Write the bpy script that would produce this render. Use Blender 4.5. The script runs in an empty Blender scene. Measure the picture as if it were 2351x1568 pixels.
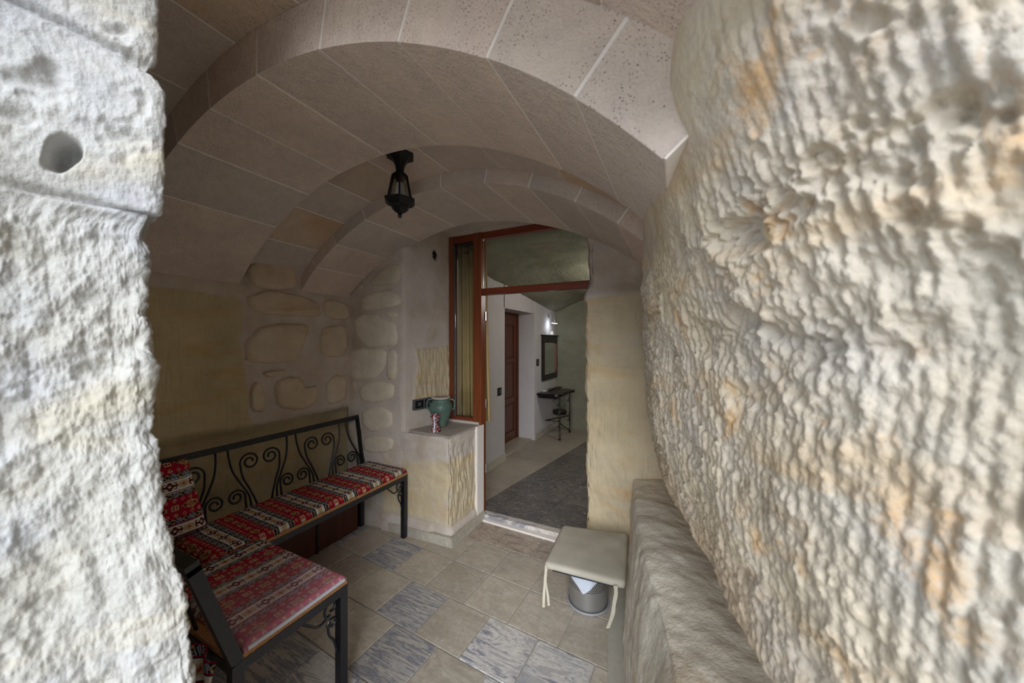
import bpy, bmesh, math, random
import numpy as np
from mathutils import Vector, Matrix
random.seed(7); np.random.seed(7)
H = 1.55                      # all coordinates below are in units of the eye height H (metres)
m = 1.0 / H                   # one metre in those units
F = 784.0; YAW = math.radians(26)
SN, CS = math.sin(YAW), math.cos(YAW)
C = bpy.context.scene.collection
sc = bpy.context.scene
# ------------------------------------------------------------------ camera, sky, lights, exposure
cam = bpy.data.cameras.new('camera'); co = bpy.data.objects.new('camera', cam); C.objects.link(co)
co.location = (0, 0, H); co.rotation_euler = (math.radians(90), 0, YAW)
cam.sensor_width = 36; cam.lens = F / 2351 * 36; cam.clip_start = 0.02
cam.dof.use_dof = True; cam.dof.focus_distance = 2.4; cam.dof.aperture_fstop = 2.6
sc.camera = co
w = bpy.data.worlds.new('sky'); sc.world = w; w.use_nodes = True
bg = w.node_tree.nodes['Background']; bg.inputs[0].default_value = (0.72, 0.86, 1.0, 1); bg.inputs[1].default_value = .52
sc.view_settings.view_transform = 'Standard'; sc.view_settings.look = 'None'
sc.view_settings.exposure = 1.28; sc.view_settings.gamma = 1; sc.view_settings.use_curve_mapping = False
def lamp(name, kind, loc, energy, color, size=.1, rot=(0, 0, 0)):
    l = bpy.data.lights.new(name, kind); l.energy = energy; l.color = color
    if kind == 'AREA': l.size = size
    elif kind == 'POINT': l.shadow_soft_size = size
    o = bpy.data.objects.new(name, l); C.objects.link(o); o.location = [c * H for c in loc]; o.rotation_euler = rot
    return o
sl = bpy.data.lights.new('hazy_sun', 'SUN'); sl.energy = 2.0; sl.angle = math.radians(50); sl.color = (.94, .97, 1.0)
so0 = bpy.data.objects.new('hazy_sun', sl); C.objects.link(so0); so0.location = (2, -6, 5)
so0.rotation_euler = Vector((-.34, .86, -.40)).to_track_quat('-Z', 'Y').to_euler()
sc.cycles.max_bounces = 14; sc.cycles.diffuse_bounces = 9
lamp('room_fill_light', 'POINT', (-.35, 2.7, 1.38), 9, (1, .95, .88), .12)  # unseen fill light added to brighten the room beyond

# ------------------------------------------------------------------ helpers: rays, noise
def ray(px, py):
    k = (px - 1175.5) / F
    return np.array([-SN + CS * k, CS + SN * k, (784 - py) / F])
def on_floor(px, py, z=0.0):
    r = ray(px, py); t = (z - 1) / r[2]; return np.array([r[0] * t, r[1] * t, z])
def on_plane(px, py, p0, n):
    r = ray(px, py); o = np.array([0, 0, 1.0]); n = np.array(n, float)
    t = np.dot(np.array(p0) - o, n) / np.dot(r, n); return o + r * t
def _hash(ix, iy, iz):
    n = (ix * 374761393 + iy * 668265263 + iz * 2147483647) & 0xffffffff
    n = ((n ^ (n >> 13)) * 1274126177) & 0xffffffff
    n = n ^ (n >> 16)
    return (n & 0xffff) / 32767.5 - 1.0
def vnoise(x, y, z):
    x, y, z = np.broadcast_arrays(x, y, z)
    xi, yi, zi = np.floor(x).astype(np.int64), np.floor(y).astype(np.int64), np.floor(z).astype(np.int64)
    fx, fy, fz = x - xi, y - yi, z - zi
    fx = fx * fx * (3 - 2 * fx); fy = fy * fy * (3 - 2 * fy); fz = fz * fz * (3 - 2 * fz)
    r = 0
    for dx in (0, 1):
        for dy in (0, 1):
            for dz in (0, 1):
                wgt = (fx if dx else 1 - fx) * (fy if dy else 1 - fy) * (fz if dz else 1 - fz)
                r = r + wgt * _hash(xi + dx, yi + dy, zi + dz)
    return r
def fbm(x, y, z, oct=4, gain=.5):
    a, s, r = 1.0, 0.0, 0
    for i in range(oct):
        r = r + a * vnoise(x * 2 ** i + 17.3 * i, y * 2 ** i + 5.1 * i, z * 2 ** i + 9.7 * i); s += a; a *= gain
    return r / s
def sstep(a, b, x):
    t = np.clip((x - a) / (b - a), 0, 1); return t * t * (3 - 2 * t)

# ------------------------------------------------------------------ helpers: objects
def tag(o, label=None, cat=None, group=None, kind=None):
    if label: o['label'] = label
    if cat: o['category'] = cat
    if group: o['group'] = group
    if kind: o['kind'] = kind
    return o
def empty(name, loc=(0, 0, 0), rz=0.0, **kw):
    o = bpy.data.objects.new(name, None); C.objects.link(o); o.empty_display_size = .05
    o.location = [c * H for c in loc]; o.rotation_euler = (0, 0, rz); o['_org'] = 0
    del o['_org']
    return tag(o, **kw)
def link_mesh(name, me, mat, parent=None, loc=(0, 0, 0)):
    o = bpy.data.objects.new(name, me); C.objects.link(o)
    if mat: me.materials.append(mat)
    if parent: o.parent = parent
    o.location = [c * H for c in loc]
    return o
class MB:
    """collects shapes (in H units) into one mesh"""
    def __init__(s): s.v = []; s.f = []; s.uv = None
    def add(s, vs, fs):
        b = len(s.v); s.v += [tuple(map(float, p)) for p in vs]; s.f += [tuple(i + b for i in f) for f in fs]; return s
    def box(s, a, b, bev=0.0):
        (x0, y0, z0), (x1, y1, z1) = a, b
        x0, x1 = min(x0, x1), max(x0, x1); y0, y1 = min(y0, y1), max(y0, y1); z0, z1 = min(z0, z1), max(z0, z1)
        if bev <= 0:
            return s.add([(x0, y0, z0), (x1, y0, z0), (x1, y1, z0), (x0, y1, z0), (x0, y0, z1), (x1, y0, z1), (x1, y1, z1), (x0, y1, z1)],
                         [(0, 3, 2, 1), (4, 5, 6, 7), (0, 1, 5, 4), (1, 2, 6, 5), (2, 3, 7, 6), (3, 0, 4, 7)])
        bm = bmesh.new(); vs = [bm.verts.new(p) for p in [(x0, y0, z0), (x1, y0, z0), (x1, y1, z0), (x0, y1, z0), (x0, y0, z1), (x1, y0, z1), (x1, y1, z1), (x0, y1, z1)]]
        for f in [(0, 3, 2, 1), (4, 5, 6, 7), (0, 1, 5, 4), (1, 2, 6, 5), (2, 3, 7, 6), (3, 0, 4, 7)]: bm.faces.new([vs[i] for i in f])
        bmesh.ops.bevel(bm, geom=bm.edges[:], offset=bev, segments=2, affect='EDGES', profile=.7)
        bm.verts.index_update(); r = s.add([v.co[:] for v in bm.verts], [[v.index for v in f.verts] for f in bm.faces]); bm.free(); return r
    def prism(s, poly, z0, z1):
        n = len(poly); vs = [(p[0], p[1], z0) for p in poly] + [(p[0], p[1], z1) for p in poly]
        return s.add(vs, [tuple(range(n - 1, -1, -1)), tuple(range(n, 2 * n))] + [(i, (i + 1) % n, n + (i + 1) % n, n + i) for i in range(n)])
    def beam(s, p, q, wx, wz, up=(0, 0, 1)):
        """square bar from p to q; wx width sideways, wz width along up"""
        p, q, up = Vector(p), Vector(q), Vector(up); d = (q - p).normalized(); sx = d.cross(up).normalized(); u = sx.cross(d).normalized()
        vs = []
        for c in (p, q):
            for a, b in ((-1, -1), (1, -1), (1, 1), (-1, 1)): vs.append(c + sx * (a * wx / 2) + u * (b * wz / 2))
        return s.add(vs, [(0, 1, 2, 3), (7, 6, 5, 4), (0, 4, 5, 1), (1, 5, 6, 2), (2, 6, 7, 3), (3, 7, 4, 0)])
    def tube(s, pts, r, n=8, caps=True, closed=False):
        P = [Vector(p) for p in pts]; N = len(P); up = None; vs = []
        for i in range(N):
            if closed: d = (P[(i + 1) % N] - P[i - 1]).normalized()
            else: d = (P[min(i + 1, N - 1)] - P[max(i - 1, 0)]).normalized()
            if up is None: up = d.orthogonal().normalized()
            up = (up - d * up.dot(d)).normalized(); sd = d.cross(up)
            rr = r[i] if hasattr(r, '__len__') else r
            for k in range(n):
                a = 2 * math.pi * k / n; vs.append(P[i] + up * (math.cos(a) * rr) + sd * (math.sin(a) * rr))
        fs = [(i * n + k, i * n + (k + 1) % n, (i + 1) * n + (k + 1) % n, (i + 1) * n + k) for i in range(N - 1) for k in range(n)]
        if closed: fs += [((N - 1) * n + k, (N - 1) * n + (k + 1) % n, (k + 1) % n, k) for k in range(n)]
        elif caps: fs += [tuple(range(n - 1, -1, -1)), tuple((N - 1) * n + k for k in range(n))]
        return s.add(vs, fs)
    def lathe(s, prof, c=(0, 0, 0), n=32, a0=0.0, cap=True):
        vs = []; M = len(prof)
        for r, z in prof:
            for k in range(n):
                a = a0 + 2 * math.pi * k / n; vs.append((c[0] + r * math.cos(a), c[1] + r * math.sin(a), c[2] + z))
        fs = [(i * n + k, i * n + (k + 1) % n, (i + 1) * n + (k + 1) % n, (i + 1) * n + k) for i in range(M - 1) for k in range(n)]
        if cap: fs += [tuple(range(n - 1, -1, -1)), tuple((M - 1) * n + k for k in range(n))]
        return s.add(vs, fs)
    def build(s, name, mat, parent=None, org=(0, 0, 0), smooth=False, loc=None):
        me = bpy.data.meshes.new(name)
        me.from_pydata([((x - org[0]) * H, (y - org[1]) * H, (z - org[2]) * H) for x, y, z in s.v], [], s.f)
        if smooth:
            me.polygons.foreach_set('use_smooth', [True] * len(me.polygons))
            me.update()
            if smooth != 'all': me.set_sharp_from_angle(angle=math.radians(40))
        me.update()
        return link_mesh(name, me, mat, parent, loc if loc is not None else ((0, 0, 0) if parent else org))
def grid_obj(name, P, mat, parent=None, flip=False, faces_mask=None, attrs=None, org=(0, 0, 0)):
    """P: (nu, nv, 3) in H units"""
    nu, nv = P.shape[:2]; me = bpy.data.meshes.new(name)
    idx = np.arange(nu * nv).reshape(nu, nv)
    q = np.stack([idx[:-1, :-1], idx[1:, :-1], idx[1:, 1:], idx[:-1, 1:]], -1).reshape(-1, 4)
    if flip: q = q[:, ::-1]
    if faces_mask is not None: q = q[faces_mask.reshape(-1)]
    me.vertices.add(nu * nv); me.vertices.foreach_set('co', ((P.reshape(-1, 3) - np.array(org)) * H).astype(np.float32).ravel())
    me.loops.add(len(q) * 4); me.polygons.add(len(q))
    me.loops.foreach_set('vertex_index', q.astype(np.int32).ravel())
    me.polygons.foreach_set('loop_start', np.arange(0, len(q) * 4, 4, dtype=np.int32))
    me.polygons.foreach_set('use_smooth', np.ones(len(q), bool))
    me.update(calc_edges=True); me.validate()
    if attrs:
        for k, a in attrs.items():
            at = me.attributes.new(k, 'FLOAT', 'POINT'); at.data.foreach_set('value', a.astype(np.float32).ravel())
    if faces_mask is not None:
        bm = bmesh.new(); bm.from_mesh(me); bmesh.ops.delete(bm, geom=[v for v in bm.verts if not v.link_faces], context='VERTS'); bm.to_mesh(me); bm.free()
    return link_mesh(name, me, mat, parent, (0, 0, 0) if parent else org)
def normals(P):
    du = np.gradient(P, axis=0); dv = np.gradient(P, axis=1); n = np.cross(du, dv)
    return n / (np.linalg.norm(n, axis=-1, keepdims=True) + 1e-12)

# ------------------------------------------------------------------ helpers: shader maths
def lin(r, g, b):
    f = lambda c: ((c / 255) / 12.92 if c / 255 <= .04045 else ((c / 255 + .055) / 1.055) ** 2.4)
    return (f(r), f(g), f(b), 1)
class E:
    """shader value with python operators"""
    def __init__(s, nt, sock): s.nt, s.s = nt, sock
    def _m(s, op, *a, clamp=False):
        n = s.nt.nodes.new('ShaderNodeMath'); n.operation = op; n.use_clamp = clamp
        for i, x in enumerate((s,) + a):
            if isinstance(x, E): s.nt.links.new(x.s, n.inputs[i])
            else: n.inputs[i].default_value = x
        return E(s.nt, n.outputs[0])
    def __add__(s, o): return s._m('ADD', o)
    __radd__ = __add__
    def __sub__(s, o): return s._m('SUBTRACT', o)
    def __rsub__(s, o): return s._m('MULTIPLY', -1.0)._m('ADD', o)
    def __mul__(s, o): return s._m('MULTIPLY', o)
    __rmul__ = __mul__
    def __truediv__(s, o): return s._m('DIVIDE', o)
    def abs(s): return s._m('ABSOLUTE')
    def floor(s): return s._m('FLOOR')
    def lt(s, o): return s._m('LESS_THAN', o)
    def gt(s, o): return s._m('GREATER_THAN', o)
    def sin(s): return s._m('SINE')
    def min(s, o): return s._m('MINIMUM', o)
    def max(s, o): return s._m('MAXIMUM', o)
    def clamp(s): return s._m('ADD', 0.0, clamp=True)
    def ramp(s, a, b):
        return ((s - a) / (b - a)).clamp()
    def rep(s, p):               # centred remainder
        return s - (s / p + .5).floor() * p
class Mat:
    def __init__(s, name, rough=.8, metal=0.0, spec=.5):
        s.m = bpy.data.materials.new(name); s.m.use_nodes = True; s.nt = s.m.node_tree
        s.b = s.nt.nodes['Principled BSDF']; s.b.inputs['Roughness'].default_value = rough; s.b.inputs['Metallic'].default_value = metal
        s.b.inputs['Specular IOR Level'].default_value = spec
        s.tc = s.nt.nodes.new('ShaderNodeTexCoord'); s.P = s.tc.outputs['Object']
    def mapped(s, scale=(1, 1, 1), rot=(0, 0, 0), loc=None, src=None):
        n = s.nt.nodes.new('ShaderNodeMapping'); n.inputs['Scale'].default_value = scale; n.inputs['Rotation'].default_value = rot
        s.nt.links.new(src or s.P, n.inputs['Vector'])
        if loc is not None:
            if isinstance(loc, (tuple, list)): n.inputs['Location'].default_value = loc
            else: s.nt.links.new(loc, n.inputs['Location'])
        return n.outputs[0]
    def rand(s):
        n = s.nt.nodes.new('ShaderNodeObjectInfo'); return E(s.nt, n.outputs['Random'])
    def randvec(s, k=40.0):
        r = s.rand(); c = s.nt.nodes.new('ShaderNodeCombineXYZ')
        for i, kk in enumerate((k, k * 1.7, k * .6)): s.nt.links.new((r * kk).s, c.inputs[i])
        return c.outputs[0]
    def noise(s, scale, detail=4, rough=.55, vec=None, dist=0.0, col=False):
        n = s.nt.nodes.new('ShaderNodeTexNoise'); n.inputs['Scale'].default_value = scale; n.inputs['Detail'].default_value = detail
        n.inputs['Roughness'].default_value = rough; n.inputs['Distortion'].default_value = dist
        s.nt.links.new(vec or s.P, n.inputs['Vector'])
        return E(s.nt, n.outputs[0])
    def voro(s, scale, vec=None, feat='F1', rnd=1.0):
        n = s.nt.nodes.new('ShaderNodeTexVoronoi'); n.feature = feat; n.inputs['Scale'].default_value = scale; n.inputs['Randomness'].default_value = rnd
        s.nt.links.new(vec or s.P, n.inputs['Vector']); return E(s.nt, n.outputs[0])
    def xyz(s, src=None):
        n = s.nt.nodes.new('ShaderNodeSeparateXYZ'); s.nt.links.new(src or s.P, n.inputs[0]); return [E(s.nt, o) for o in n.outputs]
    def attr(s, name):
        n = s.nt.nodes.new('ShaderNodeAttribute'); n.attribute_name = name; return E(s.nt, n.outputs['Fac'])
    def mix(s, f, a, b, mode='MIX'):
        n = s.nt.nodes.new('ShaderNodeMix'); n.data_type = 'RGBA'; n.blend_type = mode
        if isinstance(f, E): s.nt.links.new(f.s, n.inputs[0])
        else: n.inputs[0].default_value = f
        for i, x in ((6, a), (7, b)):
            if isinstance(x, tuple): n.inputs[i].default_value = x
            else: s.nt.links.new(x, n.inputs[i])
        return n.outputs[2]
    def hsv(s, col, val=None, sat=None, hue=None):
        n = s.nt.nodes.new('ShaderNodeHueSaturation')
        if isinstance(col, tuple): n.inputs['Color'].default_value = col
        else: s.nt.links.new(col, n.inputs['Color'])
        for k, x in (('Value', val), ('Saturation', sat), ('Hue', hue)):
            if x is None: continue
            if isinstance(x, E): s.nt.links.new(x.s, n.inputs[k])
            else: n.inputs[k].default_value = x
        return n.outputs[0]
    def col(s, c):
        if isinstance(c, tuple): s.b.inputs['Base Color'].default_value = c
        else: s.nt.links.new(c, s.b.inputs['Base Color'])
        return s
    def rough(s, e): s.nt.links.new(e.s, s.b.inputs['Roughness']); return s
    def bump(s, e, strength=.5, dist=.005):
        n = s.nt.nodes.new('ShaderNodeBump'); n.inputs['Strength'].default_value = strength; n.inputs['Distance'].default_value = dist
        s.nt.links.new(e.s, n.inputs['Height']); s.nt.links.new(n.outputs[0], s.b.inputs['Normal']); return s

# ------------------------------------------------------------------ materials
def plain(name, c, rough=.6, metal=0.0, spec=.5, nz=0.0, scale=30):
    M = Mat(name, rough, metal, spec)
    if nz:
        n = M.noise(scale, 5); M.col(M.hsv(c, val=n * (2 * nz) + (1 - nz))); M.bump(n, .3, .002)
    else: M.col(c)
    return M.m
def tuff(name, base, base2, pits=.55, ochre=.0):
    """dressed pinkish tuff with small dark pits"""
    M = Mat(name, .95, spec=.15); rv = M.randvec(); P = M.mapped(loc=rv)
    big = M.noise(3.0, 4, vec=P); med = M.noise(22, 6, .65, vec=P); fine = M.noise(160, 3, .6, vec=P)
    c = M.mix(big.ramp(.35, .65), base, base2)
    c = M.hsv(c, val=(M.rand() * .22 + .89) * (med * .34 + .83) * (fine * .16 + .92), sat=M.rand() * .5 + .75)
    if ochre: c = M.mix(M.noise(2.0, 5, vec=P).ramp(.55, .75) * ochre, c, lin(196, 150, 92))
    gate = M.noise(9, 2, vec=P).ramp(.40, .55)
    v = M.voro(130, P); pit = v.ramp(.20, .10) * gate
    v2 = M.voro(48, P); pit2 = v2.ramp(.09, .05) * M.noise(12, 2, vec=P).ramp(.45, .55)
    pit = pit.max(pit2)
    c = M.mix(pit * pits, c, lin(88, 66, 54))
    ch = M.noise(60, 3, vec=M.mapped((1, 1, .35), loc=rv))
    c = M.mix(ch.ramp(.64, .72) * .35, c, lin(226, 214, 200))
    M.col(c)
    M.bump(med * .5 + fine * .45 + ch * .6 - pit * 1.1, 1.0, .008)
    return M.m
def rock(name, c1, c2, stain, stain_amt=.6, grooves=0.0, gfreq=40, gaxis=1, blue=0.0, bump=.8, fine_scale=120, strata=1.0, zones=False):
    M = Mat(name, .95, spec=.12)
    big = M.noise(1.6, 5, .6); med = M.noise(9, 6, .6); fine = M.noise(fine_scale, 4, .65)
    st = M.noise(2.6, 6, .62, vec=M.mapped((.6, .6, 2.6)), dist=.5)
    thin = M.noise(3.2, 5, .6, vec=M.mapped((.35, .35, 5.0), rot=(.08, .05, 0)), dist=.3)
    c = M.mix(big.ramp(.35, .65), c1, c2)
    c = M.mix(st.ramp(.54, .70) * stain_amt, c, stain)
    if strata: c = M.mix((thin.ramp(.62, .645) * thin.ramp(.68, .655)) * stain_amt * .6 * strata * M.noise(4, 3).ramp(.45, .6), c, lin(186, 136, 78))
    else: c = M.mix(M.noise(4.5, 7, .7, dist=.6).ramp(.66, .76) * .7 * M.noise(1.7, 2).ramp(.42, .6), c, lin(196, 132, 62))
    if blue: c = M.mix(M.noise(5, 4, .6).ramp(.5, .68) * blue, c, lin(168, 174, 192))
    if zones:
        x_, y_, z_ = M.xyz(); wob = (M.noise(3, 5, .6) - .5) * .5
        c = M.mix((z_ + wob).ramp(1.15, .80) * (x_ + wob).ramp(.45, .05) * .55, c, lin(190, 150, 108))
        c = M.mix((x_ + wob).ramp(.14, .50) * .45, c, lin(180, 186, 190))  # cool daylight on the near end, painted into the rock colour
        c = M.mix(M.noise(11, 5, .7, dist=.5).ramp(.55, .70) * .6, c, lin(156, 130, 100))
        c = M.mix(M.noise(7, 5, .7, vec=M.mapped(loc=(3, 1, 7))).ramp(.58, .70) * .58, c, lin(212, 156, 76))
    c = M.hsv(c, val=(med * .5 + .74) * (fine * .34 + .83))
    h = med * .7 + fine * .3
    if grooves:
        sc3 = [6, 6, 3]; sc3[gaxis] = gfreq * .36
        g = M.noise(1.0, 4, .65, vec=M.mapped(tuple(sc3), rot=(.15, .15, 0)), dist=.35).ramp(.32, .68)
        h = h + g * M.noise(3, 3).ramp(.3, .6) * grooves * 3
    M.col(c); M.bump(h, bump, .012)
    return M.m
MTUFF = tuff('pink_tuff', lin(218, 202, 190), lin(206, 191, 183))
MTUFF2 = tuff('ochre_tuff', lin(214, 192, 170), lin(198, 180, 166), .6, .45)
MMORT = plain('lime_mortar', lin(236, 228, 222), .95, nz=.12, scale=60)
MPLAST = None
M_ = Mat('pinkish_plaster', .95, spec=.15)
n1, n2, n3 = M_.noise(2.5, 4), M_.noise(18, 6, .6), M_.noise(140, 3)
M_.col(M_.hsv(M_.mix(n1.ramp(.35, .65), lin(192, 180, 174), lin(206, 196, 186)), val=(n2 * .22 + .89) * (n3 * .2 + .9))); M_.bump(n2 * .8 + n3 * .4, .55, .008); MPLAST = M_.m
M_ = Mat('room_white_plaster', .95, spec=.15)
n2, n3 = M_.noise(6, 6, .6), M_.noise(60, 4)
M_.col(M_.hsv(lin(206, 200, 200), val=(n2 * .2 + .9))); M_.bump(n2 * .8 + n3 * .4, .7, .01); MROOM = M_.m
MROCKR = rock('hewn_limestone_right', lin(212, 200, 184), lin(204, 187, 160), lin(206, 164, 102), .55, blue=.25, bump=.9, fine_scale=110, strata=0, zones=True)
MROCKL = rock('hewn_limestone_left', lin(182, 181, 180), lin(178, 173, 162), lin(184, 170, 136), .45, blue=.3, bump=.9, fine_scale=110, strata=0)
MPIER = rock('tooled_yellow_limestone', lin(214, 196, 158), lin(202, 186, 158), lin(206, 166, 104), .5, grooves=.25, gfreq=150, gaxis=0, bump=.5)
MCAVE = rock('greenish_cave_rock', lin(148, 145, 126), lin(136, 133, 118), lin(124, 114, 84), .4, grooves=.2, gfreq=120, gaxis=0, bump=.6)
MLEDGE = rock('grey_limestone_ledge', lin(222, 214, 200), lin(206, 194, 174), lin(196, 156, 108), .7, bump=1.0, fine_scale=75, strata=.5)
MSTONE = rock('rubble_limestone', lin(202, 182, 156), lin(208, 196, 176), lin(186, 150, 114), .6, bump=.7, fine_scale=80, strata=.4)
MSTONEW = rock('pale_rubble_limestone', lin(218, 204, 180), lin(222, 212, 196), lin(206, 176, 130), .35, bump=.7, fine_scale=80, strata=.3)
# left wall: tool-marked yellow rock in front, pinkish plaster towards the back (attribute rockmask)
def masked(name, rock_c1, rock_c2, stain, gaxis=1, gfreq=130, pl=(lin(196, 182, 170), lin(208, 196, 184))):
    M = Mat(name, .95, spec=.12); k = M.attr('rockmask')
    k = (k + (M.noise(5, 6, .65) - .5) * 1.1).ramp(.40, .60)
    med = M.noise(9, 6, .6); fine = M.noise(120, 4, .6); big = M.noise(1.8, 4)
    thin = M.noise(2.2, 5, .6, vec=M.mapped((.3, .3, 6.0)), dist=.3)
    st = M.noise(3, 6, .62, vec=M.mapped((.6, .6, 2.6)), dist=.5)
    r = M.mix(big.ramp(.35, .65), rock_c1, rock_c2); r = M.mix(st.ramp(.52, .7) * .55, r, stain)
    r = M.mix(thin.ramp(.62, .645) * thin.ramp(.68, .655) * M.noise(4, 3).ramp(.45, .6) * .35, r, lin(186, 150, 100))
    p = M.mix(M.noise(4, 4).ramp(.35, .65), pl[0], pl[1]); p = M.mix(M.noise(3, 6, .65, vec=M.mapped(loc=(5, 2, 1))).ramp(.50, .66) * .45, p, lin(176, 150, 118))
    c = M.hsv(M.mix(k, p, r), val=(med * .36 + .82) * (fine * .2 + .9)); M.col(c)
    sc3 = [6, 6, 4]; sc3[gaxis] = gfreq * .36
    g = M.noise(1.0, 4, .65, vec=M.mapped(tuple(sc3), rot=(.15, .15, 0)), dist=.35).ramp(.3, .7) * M.noise(3, 3).ramp(.3, .55)
    M.bump(med * .7 + fine * .4 + g * k * .9, .8, .011); return M.m
MWALLL = masked('left_wall_rock_and_plaster', lin(208, 190, 152), lin(190, 176, 144), lin(194, 156, 94))
MWALLB = masked('back_wall_plaster_and_rock', lin(212, 194, 160), lin(206, 192, 166), lin(206, 170, 118), pl=(lin(200, 188, 178), lin(210, 200, 190)))
def wood(name, c1, c2, axis=2, rough=.35, scale=14):
    M = Mat(name, rough, spec=.4); s = [6, 6, 6]; s[axis] = .5
    n = M.noise(scale / 6, 5, .6, vec=M.mapped(tuple(x * 1.0 for x in s)), dist=1.2); f = M.noise(60, 4, .6, vec=M.mapped(tuple(x * .6 for x in s)))
    M.col(M.hsv(M.mix(n.ramp(.3, .7), c1, c2), val=f * .4 + .8)); M.bump(f, .2, .002); return M.m
MFRAMEV = wood('varnished_red_wood', lin(134, 72, 42), lin(104, 52, 30), 2)
MFRAMEH = wood('varnished_red_wood_across', lin(130, 60, 36), lin(98, 42, 26), 0)
MDOOR = wood('dark_door_wood', lin(108, 60, 36), lin(78, 42, 26), 2)
MCAB = wood('dark_cabinet_wood', lin(84, 40, 24), lin(58, 26, 16), 2, .45)
MDARKW = wood('black_brown_wood', lin(38, 30, 28), lin(24, 19, 18), 1, .3)
M_ = Mat('chipboard_edge', .8); a = M_.noise(160, 3); b = M_.noise(25, 4)
M_.col(M_.hsv(M_.mix(a.ramp(.35, .65), lin(190, 140, 92), lin(148, 98, 58)), val=b * .6 + .7)); M_.bump(a, .6, .003); MCHIP = M_.m
M_ = Mat('black_painted_iron', .38, .0, .6); a = M_.noise(80, 4); b = M_.voro(55)
M_.col(M_.mix(b.ramp(.09, .05) * M_.noise(6, 2).ramp(.5, .6), M_.mix(a.ramp(.4, .7), lin(17, 19, 25), lin(27, 30, 38)), lin(140, 140, 150))); M_.bump(a, .15, .002); MIRON = M_.m
MIRON2 = plain('bronze_brown_iron', lin(48, 36, 30), .4, .3, nz=.2, scale=60)
MCHROME = plain('chrome', (.7, .7, .72, 1), .15, 1.0)
MBLACK = plain('black_plastic', lin(18, 18, 20), .35)
MGREYP = plain('grey_plastic', lin(84, 82, 84), .4)
MWHITE = plain('white_porcelain', lin(214, 208, 198), .3)
MGLASS = Mat('window_glass', .02); MGLASS.b.inputs['Transmission Weight'].default_value = 0.0
nt = MGLASS.nt; gl = nt.nodes.new('ShaderNodeBsdfGlossy'); gl.inputs['Roughness'].default_value = .02; tr = nt.nodes.new('ShaderNodeBsdfTransparent'); tr.inputs[0].default_value = (.93, .95, .93, 1)
fr = nt.nodes.new('ShaderNodeFresnel'); fr.inputs[0].default_value = 1.5; mx = nt.nodes.new('ShaderNodeMixShader')
nt.links.new(fr.outputs[0], mx.inputs[0]); nt.links.new(tr.outputs[0], mx.inputs[1]); nt.links.new(gl.outputs[0], mx.inputs[2]); nt.links.new(mx.outputs[0], nt.nodes['Material Output'].inputs[0]); MGLASS = MGLASS.m
MMIRROR = plain('mirror_glass', (.75, .78, .74, 1), .03, 1.0)
M_ = Mat('ochre_curtain_cloth', .8, spec=.1); a = M_.noise(300, 2); b = M_.noise(4, 3)
M_.col(M_.hsv(M_.mix(b.ramp(.3, .7), lin(200, 172, 124), lin(184, 156, 110)), val=a * .3 + .85)); MCURT = M_.m
# floor tiles
def tile_mat(name, c1, c2, veins, vein_amt, c3=None, vs=6.0, dist=2.5, stretch=(1, 3.2, 1), rot=.5, rough=.42, nr=.66):
    M = Mat(name, rough, spec=.4); P = M.mapped(stretch, rot=(0, 0, rot), loc=M.randvec())
    P2 = M.mapped(loc=M.randvec())
    n = M.noise(vs, 10, nr, vec=P, dist=dist); f = M.noise(45, 5, .6, vec=P2); b = M.noise(3, 5, .6, vec=P2)
    c = M.mix(b.ramp(.35, .65), c1, c2)
    vn = (n - .5).abs().ramp(.06, .0); v2 = n.ramp(.5, .7)
    if c3: c = M.mix(v2 * .85, c, c3)
    c = M.mix(vn * vein_amt, c, veins)
    c = M.mix(M.noise(20, 8, .8, vec=P2).ramp(.56, .66) * .5, c, lin(214, 208, 200)); c = M.mix(M.noise(28, 8, .8, vec=P2).ramp(.56, .68) * .35, c, lin(120, 108, 96))
    c = M.hsv(c, val=(f * .5 + .78) * (M.rand() * .2 + .92)); M.col(c)
    M.rough(f * .3 + rough - .12); M.bump(f, .12, .002); return M.m
MT_BEIGE = tile_mat('beige_travertine_tile', lin(180, 168, 152), lin(164, 154, 140), lin(200, 190, 176), .4, vs=3, dist=1.0)
MT_BLUE = tile_mat('blue_grey_veined_marble_tile', lin(186, 179, 170), lin(170, 164, 156), lin(92, 98, 120), .85, lin(150, 151, 160), vs=5.0, dist=.35, stretch=(.7, 7.5, 1), nr=.68)
MT_DARK = tile_mat('dark_blue_marble_tile', lin(184, 176, 168), lin(150, 150, 156), lin(212, 206, 198), .8, lin(76, 86, 118), vs=5.0, dist=.8, stretch=(.8, 3.4, 1), rot=.9, nr=.70)
MT_BROWN = tile_mat('brown_veined_marble_tile', lin(162, 146, 130), lin(144, 126, 112), lin(190, 178, 166), .6, lin(126, 106, 96), vs=5, dist=.3, stretch=(1, 4, 1), rot=.2, nr=.75)
MT_IN = tile_mat('light_room_tile', lin(170, 160, 146), lin(156, 146, 132), lin(186, 176, 162), .4, vs=4, dist=.5, stretch=(.6, 5, 1), rot=1.4)
MT_IND = tile_mat('dark_room_marble', lin(104, 98, 92), lin(88, 82, 80), lin(150, 140, 130), .5, lin(80, 86, 104), vs=4, dist=2.0, rough=.3)
MGROUT = plain('floor_grout', lin(176, 168, 158), .9, nz=.1)
MBASE = tile_mat('baseboard_travertine', lin(178, 170, 154), lin(160, 154, 142), lin(196, 190, 178), .4, vs=8, dist=1)

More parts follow.
